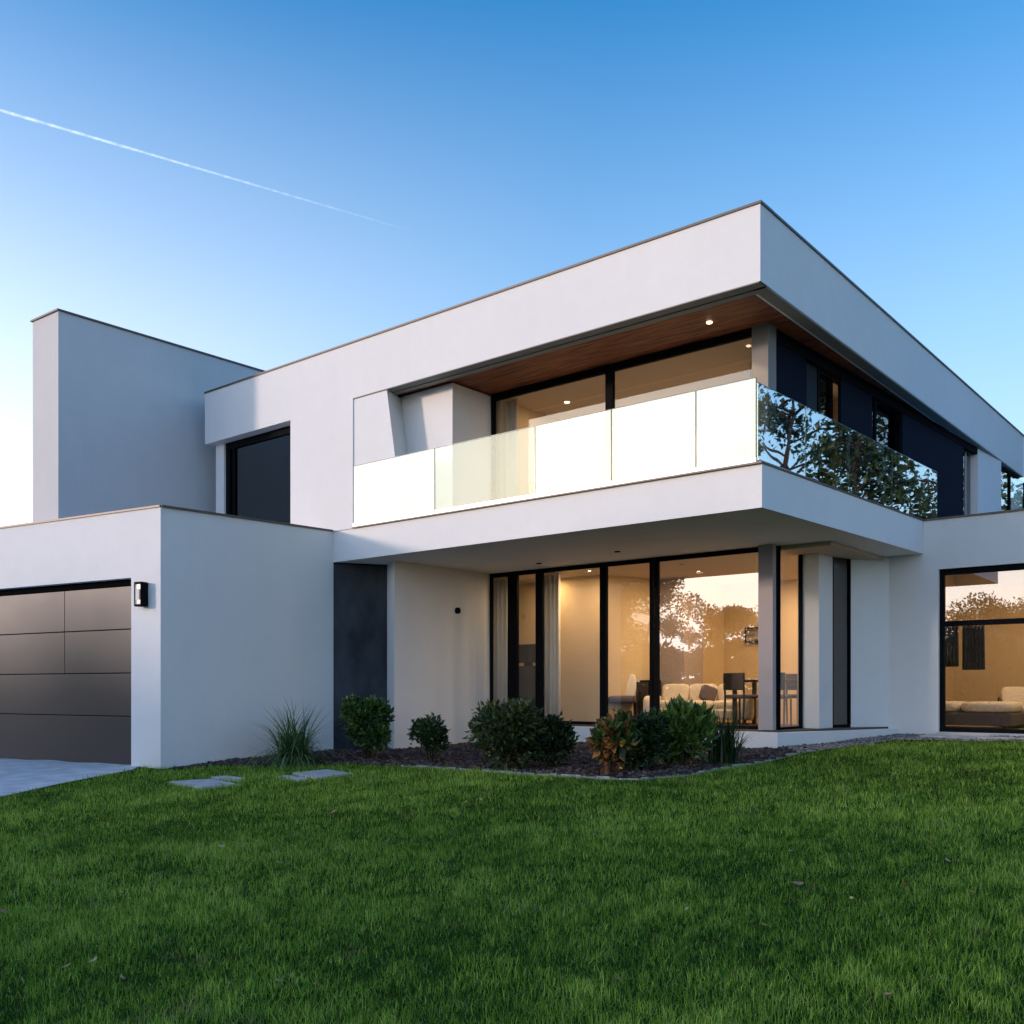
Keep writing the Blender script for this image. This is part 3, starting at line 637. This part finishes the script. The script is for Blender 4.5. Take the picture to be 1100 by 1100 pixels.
# curtains
def curtain(A, Bq, z0, z1, m, label, waves=7, amp=.03):
    n = waves*8; vs = []; fs = []; dx, dy = Bq[0]-A[0], Bq[1]-A[1]; L = math.hypot(dx,dy); nx, ny = -dy/L, dx/L
    for i in range(n+1):
        t = i/n; o = amp*math.sin(t*waves*2*math.pi)+amp*.3*math.sin(t*waves*4.7)
        x, y = A[0]+dx*t+nx*o, A[1]+dy*t+ny*o
        for z in (z0, (z0+z1)/2, z1): vs.append((x+(.004*math.sin(t*40) if z == z0 else 0), y, z))
    for i in range(n):
        for k in range(2): fs.append((i*3+k, (i+1)*3+k, (i+1)*3+k+1, i*3+k+1))
    t = thing('curtain', ((A[0]+Bq[0])/2, (A[1]+Bq[1])/2, z0), label, 'curtain')
    o = MB().add(vs, fs).build('drape', m, t, smooth=True); s = o.modifiers.new('s','SOLIDIFY'); s.thickness = .006
    MB().tube([(A[0],A[1],z1+.015), (Bq[0],Bq[1],z1+.015)], .01).build('curtain_rail', M['metal'], t)
    return t
curtain((onY(13.55,519), 13.55), (onY(13.55,546), 13.55), zf+.01, zb-.09, M['curtain'], 'pale pleated curtain at the left end of the ground floor glazing', 6)
curtain((onY(13.55,583), 13.55), (onY(13.55,602), 13.55), zf+.01, zb-.09, M['curtain'], 'pale narrow curtain right of the slit window', 4)
curtain((onY(12.1,522), 12.1), (onY(12.1,556), 12.1), 2.54, zs-.06, M['curtain'], 'cream curtain at the left end of the upper window', 7)
curtain((onY(16.3,1012), 16.3), (onY(16.3,1030), 16.3), .35, 1.0, M['drape'], 'black hanging cloth at the left of the right hand window', 5, .025)
curtain((onY(16.5,1034), 16.5), (onY(16.5,1058), 16.5), .30, 1.0, M['drape'], 'brownish hanging cloth beside the black one in the right hand window', 6, .025)
# daybed and chair in the lounge
db = thing('daybed', (onY(17.2,1050), 17.2, zf-.04), 'low daybed with white mattress behind the right hand window', 'daybed')
relbuild(MB().box(-1.0,.62,-.45,.45,.05,.26), 'base', M['fabric_d'], db, bevel=.02)
relbuild(moved(puff(.82,.92,.18), (-.59,0,.255)), 'mattress', M['fabric'], db, smooth=True); relbuild(moved(puff(.80,.92,.18), (.22,0,.255)), 'mattress', M['fabric'], db, smooth=True)
for x in (-.9,.52):
    for y in (-.38,.38): relbuild(MB().cyl((x,y), .025, 0, .05, 10), 'leg', M['darkwood'], db)
lc_ = thing('lounge_chair', (onY(17.9,1092), 17.9, zf-.04), 'dark framed chair with pale cushions at the edge of the right hand window', 'armchair'); lc_.rotation_euler.z = .4; lc_.scale = (.8,.8,.8)
relbuild(moved(puff(.5,.5,.14), (0,0,.30)), 'seat', M['fabric'], lc_, smooth=True)
relbuild(moved(puff(.5,.12,.45), (0,.22,.40), rx=-.2), 'backrest', M['fabric'], lc_, smooth=True)
for x in (-.29,.29): relbuild(MB().tube([(x,-.25,0),(x,-.25,.5),(x,.3,.62),(x,.34,0)], .018), 'armrest', M['darkwood'], lc_)

# ================================================================ PLANTS
def leafquad(mb, p, d, up, L, Wd, tone, fold=.25):
    d = d.normalized(); s = d.cross(up)
    if s.length < 1e-3: s = Vector((1,0,0))
    s.normalize(); n = s.cross(d)
    a = p; m1 = p+d*L*.5+n*L*.06; t = p+d*L-n*L*.06
    mb.add([a, m1+s*Wd/2+n*Wd*fold, t, m1-s*Wd/2+n*Wd*fold, m1], [(0,1,4), (1,2,4), (0,4,3), (4,2,3)], tone)
def rnd_dir(zb_=0.):
    v = Vector((random.gauss(0,1), random.gauss(0,1), random.gauss(0,1)+zb_)); return v.normalized()
def shrub(name, c, size, n, leaf, m, label, seed, lumps=9, hollow=.5, stemh=.3, aspect=.5, upb=.5, m2=None):
    random.seed(seed); x, y = c; z = float(g(x,y))+.02; w, h = size
    t = thing(name, (x, y, z), label, 'shrub')
    fo2 = MB(); fo = MB(); sm_ = MB(); cl = []
    for i in range(lumps):
        a = random.uniform(0,6.28); rr = math.sqrt(random.random())*.62*w/2; zz_ = random.uniform(.30,.80)*h
        cl.append((Vector((rr*math.cos(a), rr*math.sin(a), zz_)), random.uniform(.17,.34)*w*(.8 if zz_ > .6*h else 1)))
    for cc, r in cl:
        sm_.tube([(cc.x*.15,cc.y*.15,-.05), (cc.x*.5,cc.y*.5,cc.z*.5), tuple(cc), tuple(cc*1.12)], [.014,.010,.006,.003], 6)
    for i in range(n):
        cc, r = random.choice(cl); v = rnd_dir(.25); q = cc+v*r*(hollow+(1-hollow)*random.random()**.5)*(random.uniform(.85,1.15) if random.random() < .88 else random.uniform(1.1,1.5))
        q.z = max(.03, min(q.z, h*1.05)); 
        d = (v+rnd_dir()*.8+Vector((0,0,upb))).normalized()
        L = leaf*random.uniform(.6,1.25)
        leafquad(fo2 if m2 and random.random() < .38+.9*(q.x+.5*q.z-.05) else fo, q, d, rnd_dir(), L, L*aspect, random.random()**1.3)
    if m2: relbuild(fo2, 'foliage', m2, t)
    relbuild(sm_, 'stem', M['bark'], t, smooth=True); relbuild(fo, 'foliage', m, t)
    return t
M['lf1'] = leafmat('leaf_green', (.016,.050,.010), (.09,.19,.035), rough=.35)
M['lf2'] = leafmat('leaf_dark', (.008,.026,.008), (.05,.10,.022), rough=.35)
M['lf3'] = leafmat('leaf_orange', (.16,.045,.02), (.75,.33,.10))
M['lf4'] = leafmat('leaf_broad', (.018,.065,.012), (.19,.29,.05), rough=.35)
M['lf5'] = leafmat('leaf_mixed', (.014,.034,.010), (.11,.14,.035), rough=.35)
def at(c, r): return gp(c, r)
def pxm(c, r): d = ld(*gp(c, r))[1]; return d/F        # metres per photo pixel there
s = pxm(393,818); shrub('shrub', at(393,817), (58*s,68*s), 3900, .088, M['lf1'], 'dense rounded green shrub in front of the dark entrance panel', 1, upb=.3, lumps=12)
s = pxm(462,822); t = shrub('shrub', at(463,820), (50*s,52*s), 1300, .078, M['lf2'], 'low sparse shrub with open twigs between two rounded shrubs', 2, lumps=10, aspect=.6)
s = pxm(555,829); shrub('shrub', at(555,827), (82*s,70*s), 4200, .105, M['lf5'], 'large rounded shrub with reddish green leaves below the slit window', 3, lumps=15, upb=.2, aspect=.5)
s2 = pxm(555,829); shrub('shrub', (at(588,826)[0], at(588,826)[1]+.1), (50*s2,56*s2), 2000, .085, M['lf2'], 'dark green shrub pressed against the right of the large rounded one', 31, lumps=9, aspect=.5)
s = pxm(655,834); shrub('shrub', at(656,833), (52*s,62*s), 1700, .135, M['lf3'], 'shrub with orange and pink autumn leaves at the front of the bed', 4, lumps=9, aspect=.55, m2=M['lf1'])
shrub('shrub', (at(688,829)[0], at(688,829)[1]+.1), (58*s,58*s), 2800, .085, M['lf2'], 'very dark fine leaved shrub right of the orange one', 5, lumps=11)
s = pxm(735,826); shrub('shrub', at(733,825), (58*s,66*s), 1900, .17, M['lf4'], 'broad leaved green shrub with pointed leaves in front of the sofa window', 6, lumps=10, aspect=.32, upb=.9)
# upright spiky shrub
def blades(name, c, n, L0, L1, spread, wd, m, label, seed, droop=1.0, cat='plant', base=.05):
    random.seed(seed); x, y = c; z = float(g(x,y))+.01; t = thing(name, (x,y,z), label, cat); fo = MB()
    for i in range(n):
        a = random.uniform(0,6.28); L = random.uniform(L0,L1); lean = abs(random.gauss(0,spread)); w = wd*random.uniform(.6,1.2)
        b0 = Vector((random.gauss(0,base), random.gauss(0,base), 0)); h = Vector((math.cos(a), math.sin(a), 0)); sdv = Vector((-h.y, h.x, 0))
        k = 7; P = []; ang = lean; p = b0.copy(); tone = random.random()**1.3
        for j in range(k+1):
            P.append(p.copy()); p = p+(h*math.sin(ang)+Vector((0,0,math.cos(ang))))*L/k; ang += droop*(.10+lean*.28)*random.uniform(.7,1.3)
        vs = []; 
        for j, q in enumerate(P):
            ww = w*(1-(j/k)**1.6)*.5+.0006; vs += [q+sdv*ww, q-sdv*ww]
        fo.add(vs, [(2*j,2*j+1,2*j+3,2*j+2) for j in range(k)], tone)
    relbuild(fo, 'leaf_blades', m, t); return t
blades('ornamental_grass', at(315,821), 900, .45, 1.08, 1.05, .021, leafmat('reed', (.02,.065,.018), (.24,.36,.12), rough=.35), 'tuft of long arching ornamental grass against the garage side wall', 11, cat='ornamental grass', base=.09)
blades('spiky_plant', (at(776,822)[0], at(776,822)[1]+.05), 200, .35, .80, .26, .022, M['lf2'], 'upright plant with narrow dark leaves at the right end of the bed', 12, droop=.4, base=.08)
blades('spiky_plant', (at(707,822)[0], at(707,822)[1]+.2), 120, .40, .75, .28, .03, M['lf4'], 'strappy green plant between the dark shrub and the broad leaved one', 13, droop=.5, base=.08)

# ---------------------------------------------------------------- trees across the lawn (mirrored in the glass)
def tree(x, y, h, w, seed, label, m, n=7500, pine=False, leaf=.3):
    random.seed(seed); z = float(g(x,y)); t = thing('pine_tree' if pine else 'tree', (x,y,z-.05), label, 'tree', 'trees around the garden')
    tr = MB(); fo = MB(); bend = [Vector((random.uniform(-.3,.3)*k/5, random.uniform(-.3,.3)*k/5, h*k/6*.97)) for k in range(7)]
    tr.tube(bend, [.017*h*(1-.14*k) for k in range(7)], 10)
    cl = []
    for i in range(40 if pine else 38):
        f = random.uniform(.22,.97) if pine else random.uniform(.28,.95); a = random.uniform(0,6.28)
        rr = w/2*((1.05-f)*1.2 if pine else math.sin(math.pi*min(1,(f-.2)/.85)))*random.uniform(.5,1)
        k = min(5, int(f*6)); b = bend[k].lerp(bend[k+1], f*6-k); e = b+Vector((rr*math.cos(a), rr*math.sin(a), random.uniform(-.02,.08)*h))
        tr.tube([tuple(b), tuple(b.lerp(e,.5)+Vector((0,0,.02*h))), tuple(e)], [.0055*h*(1-f*.6), .0032*h, .0012*h], 6)
        cl.append((e, w*random.uniform(.11,.21)))
    for i in range(n):
        c, r = random.choice(cl); v = rnd_dir(); q = c+Vector((v.x,v.y,v.z*.85))*r*random.random()**.45
        L = leaf*random.uniform(.5,1.3); leafquad(fo, q, rnd_dir(.2), rnd_dir(), L, L*.55, random.random())
    relbuild(tr, 'trunk', M['bark'], t, smooth=True); relbuild(fo, 'crown', m, t)
TL = leafmat('tree_leaf', (.012,.028,.010), (.06,.10,.03))
TREES = [(-24.3,-12.3,7.6,5.0,0), (-28.5,-11.5,5.6,4.2,0), (-21.5,-14.5,5.6,3.6,0), (-19,-16,6.5,4.5,0), (-32,-14,6.4,5,0), (-12,-19,6.5,4.5,0), (-7.5,-20,6.0,5,0),
         (.5,25.5,10,4.6,1), (3.4,27.5,11,5,0), (3.6,21.6,8,3.6,0), (.2,34,13,6,0), (-1.5,39,13,5,1)]
NM = ['dense tall tree mirrored at the left of the large living room pane', 'dense tall tree mirrored in the narrow pane left of the sofa', 'round tree mirrored beside the corner post', 'dense tree behind the viewer at the lawn edge', 'tree farthest left across the lawn',
      'tree mirrored in the transom of the right hand window', 'bushy tree mirrored at the right edge of the photo', 'pine mirrored in the first pane of the side balustrade', 'tall tree mirrored in the second pane of the side balustrade',
      'slim tree nearest the right block', 'tallest tree beyond the right block', 'pine beyond the right block, outside the frame']
for k, (x, y, h, w, pn) in enumerate(TREES): tree(x, y, h, w, 40+k, NM[k], TL, pine=bool(pn), n=16000 if k < 5 else (11000 if y < 0 else 5200), leaf=.17 if y < 0 else .22)

# far belt of woodland and a hill beyond the lawn
def woodland():
    random.seed(77); fo = MB()
    for i in range(15000):
        f = random.random(); x = -62+f*90; hh = 4.3+.7*math.sin(f*19)+.6*math.sin(f*47+1)+.35*math.sin(f*113)
        y = -31+2.5*math.sin(f*11)+random.gauss(0,1.2); z = -1.6+hh*random.random()**.6
        leafquad(fo, Vector((x,y,z)), rnd_dir(.2), rnd_dir(), random.uniform(.4,.9), random.uniform(.25,.5), random.random())
    tag(fo.build('woodland', TL), 'low dark belt of trees far across the lawn, mirrored in the glass', 'woodland', kind='stuff')
woodland()
hm = MB(); n1, n2 = 40, 60; vs = []
for i in range(n1+1):
    for j in range(n2+1):
        u, v = i/n1*2-1, j/n2*2-1; rr = math.hypot(u, v)
        z = 62*max(0, 1-rr)**1.1*(1+.25*mnoise.noise(Vector((u*3,v*3,0))))+4*mnoise.noise(Vector((u*9,v*9,3)))*max(0,1-rr)
        vs.append((-75+v*150, -520+u*120, z-2.2))
hm.add(vs, [(i*(n2+1)+j, i*(n2+1)+j+1, (i+1)*(n2+1)+j+1, (i+1)*(n2+1)+j) for i in range(n1) for j in range(n2)])
tag(hm.build('hills', mat('hill', (.07,.07,.035), .95, col2=(.16,.13,.08), vscale=.02), smooth=True), kind='structure')

# ================================================================ LAWN
def lawn():
    rng = np.random.default_rng(3); XS = []; YS = []; SC = []
    for d0_, d1_, dens, sc in ((2.4,4.2,8500,.85), (4.2,6,6500,1.0), (6,8.5,4000,1.1), (8.5,12,2300,1.25), (12,19,1500,1.5)):
        wmax = .62*d1_+.8; n = int(dens*2*wmax*(d1_-d0_)); d = rng.uniform(d0_, d1_, n); l = rng.uniform(-wmax, wmax, n)
        k = np.abs(l) < .62*d+.8; d, l = d[k], l[k]
        XS.append(l*ct-d*st); YS.append(l*st+d*ct); SC.append(np.full(len(d), sc))
    for d0_, d1_, dens, sc in ((1.2,6,2600,1.3), (6,19,900,1.7)):      # wider margins, a little sparser
        wmax = .62*d1_+6; n = int(dens*2*wmax*(d1_-d0_)); d = rng.uniform(d0_, d1_, n); l = rng.uniform(-wmax, wmax, n)
        k = (np.abs(l) < .62*d+5) & ((np.abs(l) > .62*d+.7) | (d < 2.4)); d, l = d[k], l[k]
        XS.append(l*ct-d*st); YS.append(l*st+d*ct); SC.append(np.full(len(d), sc))
    x = np.concatenate(XS); y = np.concatenate(YS); sc = np.concatenate(SC)
    bad = inpoly(x, y, BED) | inpoly(x, y, DRIVE) | inpoly(x, y, GRV)
    for P in STN: 
        c0 = (sum(p[0] for p in P)/len(P), sum(p[1] for p in P)/len(P)); bad |= inpoly(x, y, [(c0[0]+(p[0]-c0[0])*.90, c0[1]+(p[1]-c0[1])*.90) for p in P])
    fp = [Gc, gf(7.2), (-19.9,12), (-16,25), (2.5,25), (2.5,15.65), (-5.1,15.65), (-6,13.1), (-11.7,13.1), (-12.9,10.8)]
    bad |= inpoly(x, y, fp); x, y, sc = x[~bad], y[~bad], sc[~bad]; n = len(x)
    def vn(sc, seed):
        q = np.random.default_rng(seed).random((256,256)); u = x/sc+50; v = y/sc+50; i = np.floor(u).astype(int); j = np.floor(v).astype(int)
        fu = u-i; fv = v-j; fu = fu*fu*(3-2*fu); fv = fv*fv*(3-2*fv); i %= 255; j %= 255
        return (q[i,j]*(1-fu)*(1-fv)+q[i+1,j]*fu*(1-fv)+q[i,j+1]*(1-fu)*fv+q[i+1,j+1]*fu*fv)*2-1
    pat = .8*vn(1.1,1)+.7*vn(.42,2)+.55*vn(.19,3); clump = .8*vn(.075,4)+.7*vn(.13,5); thatch = vn(.33,6)+.6*vn(.12,7)
    _ = (np.sin(x*2.1+np.sin(y*1.7)*1.5)+np.sin(y*2.9+np.sin(x*2.3)*1.2)+np.sin(x*6.3+y*4.1+np.sin(y*7))*.7+np.sin(y*9.1-x*7.7)*.5)/3.2
    h = (.046+.012*pat+.018*clump+rng.normal(0,.012,n)).clip(.016,.12)*(.8+.2*sc)
    tall = rng.random(n) < .02; h[tall] *= 1.5
    w = (.0030+rng.random(n)*.0022)*sc**1.3
    a = rng.uniform(0, 2*np.pi, n); lean = np.abs(rng.normal(.45,.42,n)).clip(0,1.35); dirx, diry = np.cos(a), np.sin(a)
    fa = rng.uniform(0, np.pi, n); sx, sy = np.cos(fa)*w/2, np.sin(fa)*w/2
    z = g(x, y)-.004
    m1 = .5*h; lx = dirx*np.sin(lean*.6)*m1; ly = diry*np.sin(lean*.6)*m1; lz = np.cos(lean*.6)*m1
    tx_ = lx+dirx*np.sin(lean*1.6)*m1; ty_ = ly+diry*np.sin(lean*1.6)*m1; tz_ = lz+np.cos(np.minimum(lean*1.6,1.9))*m1
    V = np.empty((n,5,3), np.float32)
    V[:,0] = np.stack([x-sx, y-sy, z], 1); V[:,1] = np.stack([x+sx, y+sy, z], 1)
    V[:,2] = np.stack([x+lx+sx*.8, y+ly+sy*.8, z+lz], 1); V[:,3] = np.stack([x+lx-sx*.8, y+ly-sy*.8, z+lz], 1)
    V[:,4] = np.stack([x+tx_, y+ty_, z+tz_], 1); V[:,:,2] += EZ
    base = np.arange(n)[:,None]*5
    loops = (base+np.array([[0,1,2,3,3,2,4]])).ravel().astype(np.int32)
    ls = (np.arange(n)[:,None]*7+np.array([[0,4]])).ravel().astype(np.int32)
    me = bpy.data.meshes.new('grass'); me.vertices.add(n*5); me.vertices.foreach_set('co', V.ravel())
    me.loops.add(len(loops)); me.loops.foreach_set('vertex_index', loops)
    me.polygons.add(2*n); me.polygons.foreach_set('loop_start', ls)
    me.update(calc_edges=True); 
    tone = (.50+.20*pat+.17*clump+rng.normal(0,.27,n)).clip(0,1); dry = rng.random(n) < (.02+.30*(thatch > .95)); tone[dry] = 1.6
    at_ = me.attributes.new('tone', 'FLOAT', 'POINT'); at_.data.foreach_set('value', np.repeat(tone,5).astype(np.float32))
    m = bpy.data.materials.new('grass'); m.use_nodes = True; nn, l = m.node_tree.nodes, m.node_tree.links; p = nn['Principled BSDF']
    at2 = nn.new('ShaderNodeAttribute'); at2.attribute_name = 'tone'
    mr = nn.new('ShaderNodeMapRange'); mr.inputs[2].default_value = 1.6; l.new(at2.outputs['Fac'], mr.inputs[0])
    cr = nn.new('ShaderNodeValToRGB'); e = cr.color_ramp.elements
    e[0].position = 0; e[0].color = (.030,.085,.010,1); e[1].position = 1; e[1].color = (.26,.24,.10,1)
    for ps, c in ((.25,(.100,.225,.020,1)), (.45,(.21,.37,.035,1)), (.62,(.44,.58,.11,1))):
        q = cr.color_ramp.elements.new(ps); q.color = c
    l.new(mr.outputs[0], cr.inputs[0]); l.new(cr.outputs[0], p.inputs['Base Color']); p.inputs['Roughness'].default_value = .45
    p.inputs['Specular IOR Level'].default_value = .15
    tl = nn.new('ShaderNodeBsdfTranslucent'); l.new(cr.outputs[0], tl.inputs[0]); ms = nn.new('ShaderNodeMixShader'); ms.inputs[0].default_value = .3
    l.new(p.outputs[0], ms.inputs[1]); l.new(tl.outputs[0], ms.inputs[2]); l.new(ms.outputs[0], nn['Material Output'].inputs[0])
    me.materials.append(m); o = bpy.data.objects.new('grass', me); C.objects.link(o)
    tag(o, 'short green lawn grass in front of the house', 'grass', kind='stuff')
lawn()
# fallen leaves
def fallen(c, r, rz, L, m, label, curl=.3):
    x, y = gp(c, r); z = float(g(x,y))+.056; mb = MB(); n = 6; vs = []; 
    for i in range(n+1):
        t = i/n; w = L*.33*math.sin(math.pi*min(1,t*.93+.04))**.8; yy = (t-.5)*L; zz_ = curl*L*(2*t-1)**2*.6
        vs += [(-w, yy, zz_+w*.5*curl*2), (0, yy, zz_), (w, yy, zz_+w*.5*curl*2)]
    fs = []
    for i in range(n):
        for k in range(2): fs.append((i*3+k, i*3+k+1, (i+1)*3+k+1, (i+1)*3+k))
    mb.add(vs, fs, random.random()); moved(mb, (0,0,0), rx=random.uniform(-.5,.5), ry=random.uniform(-.5,.5))
    o = relbuild(mb, 'fallen_leaf', m, None, smooth=True); o.location = (x, y, z+EZ); o.rotation_euler.z = rz
    tag(o, label, 'leaf', 'fallen leaves on the lawn')
LB = leafmat('dry_leaf', (.32,.14,.06), (.58,.34,.17), .2); LW = leafmat('pale_leaf', (.36,.28,.16), (.58,.48,.32), .2); LP = leafmat('pink_leaf', (.55,.20,.16), (.7,.3,.25), .2)
LY = leafmat('yellow_leaf', (.45,.40,.10), (.6,.5,.15), .2)
for c, r, L, m, lb_ in ((358,879,.07,LB,'brown fallen leaf on the grass below the square stepping stone'), (237,917,.05,LW,'tiny pale leaf on the left part of the lawn'), (300,936,.06,LB,'brown leaf in the left middle of the lawn'),
     (100,1045,.05,LW,'whitish curled leaf near the lower left of the lawn'), (72,1051,.05,LB,'small brown leaf left of the whitish curled one'), (300,1068,.05,LW,'pale leaf low in the foreground, left of centre'),
     (131,1064,.04,LP,'reddish leaf speck near the lower left corner'), (4,990,.05,LB,'brown leaf at the left edge of the lawn'), (850,923,.045,LW,'small pale leaf in the middle distance right of centre'),
     (857,960,.07,LB,'dark brown curled leaf right of the lawn centre'), (974,962,.06,LB,'tan leaf right of the dark brown curled leaf'), (1044,969,.04,LP,'bright pink leaf near the right edge of the lawn'),
     (1000,914,.055,LP,'pinkish leaf farther back on the right of the lawn'), (1018,934,.04,LW,'tiny white leaf near the right edge'), (898,882,.06,LB,'brown leaf in the far grass on the right'), (516,865,.05,LY,'yellowish leaf below the large rounded shrub'),
     (915,976,.035,LY,'tiny yellow leaf right of the lawn centre'), (738,988,.035,LW,'tiny whitish leaf in the lawn centre'), (822,1006,.04,LY,'yellow green leaf in the centre foreground'), (340,1072,.05,LB,'dull brown leaf at the bottom left of centre'),
     (640,905,.05,LB,'brown leaf in the lawn below the orange shrub'), (500,868,.045,LB,'reddish brown leaf far back in the lawn centre'), (955,1085,.06,LB,'reddish brown leaf at the bottom right')):
    fallen(c, r, random.uniform(0,6.3), L, m, lb_)

# ================================================================ CONTRAIL
m = bpy.data.materials.new('contrail'); m.use_nodes = True; n, l = m.node_tree.nodes, m.node_tree.links
for q in list(n): n.remove(q)
o_ = n.new('ShaderNodeOutputMaterial'); df = n.new('ShaderNodeBsdfDiffuse'); df.inputs[0].default_value = (.95,.95,.95,1)
tl = n.new('ShaderNodeBsdfTranslucent'); tl.inputs[0].default_value = (.95,.95,.95,1); ms0 = n.new('ShaderNodeAddShader'); l.new(df.outputs[0], ms0.inputs[0]); l.new(tl.outputs[0], ms0.inputs[1])
tr = n.new('ShaderNodeBsdfTransparent'); tc = n.new('ShaderNodeTexCoord'); ns = n.new('ShaderNodeTexNoise'); ns.inputs['Scale'].default_value = .02; ns.inputs['Detail'].default_value = 6
l.new(tc.outputs['Object'], ns.inputs[0]); at2 = n.new('ShaderNodeAttribute'); at2.attribute_name = 'tone'
mr = n.new('ShaderNodeMapRange'); mr.inputs[1].default_value = .35; mr.inputs[2].default_value = .65; l.new(ns.outputs[0], mr.inputs[0]); mr.inputs[3].default_value = .35
mm = n.new('ShaderNodeMath'); mm.operation = 'MULTIPLY'; l.new(mr.outputs[0], mm.inputs[0]); l.new(at2.outputs['Fac'], mm.inputs[1])
lw = n.new('ShaderNodeLayerWeight'); lw.inputs[0].default_value = .5; iv = n.new('ShaderNodeMath'); iv.operation = 'SUBTRACT'; iv.inputs[0].default_value = 1; l.new(lw.outputs['Facing'], iv.inputs[1])
m2 = n.new('ShaderNodeMath'); m2.operation = 'MULTIPLY'; l.new(mm.outputs[0], m2.inputs[0]); l.new(iv.outputs[0], m2.inputs[1])
mx = n.new('ShaderNodeMixShader'); l.new(m2.outputs[0], mx.inputs[0]); l.new(tr.outputs[0], mx.inputs[1]); l.new(ms0.outputs[0], mx.inputs[2]); l.new(mx.outputs[0], o_.inputs[0])
hC = 3000.; mb = MB()
def skyp(c, r, z): x, y = U(c, r, z); return Vector((x, y, z))
a, b = skyp(-260, 42, hC), skyp(450, 250.5, hC); N = 60
P = [a.lerp(b, k/N) for k in range(N+1)]
pp = [tuple(p) for p in P]; tn = [min(1,(1-k/N)*1.7)*.30 for k in range(N+1)]
mb.tube(pp, [(9.5-3.5*k/N)*(.9+.2*random.random()) for k in range(N+1)], 10)
mb.t = [tn[min(N, i//10)] for i in range(len(mb.v))]
tag(mb.build('contrail', m, smooth=True), 'thin white aircraft trail crossing the blue sky at upper left', 'contrail')
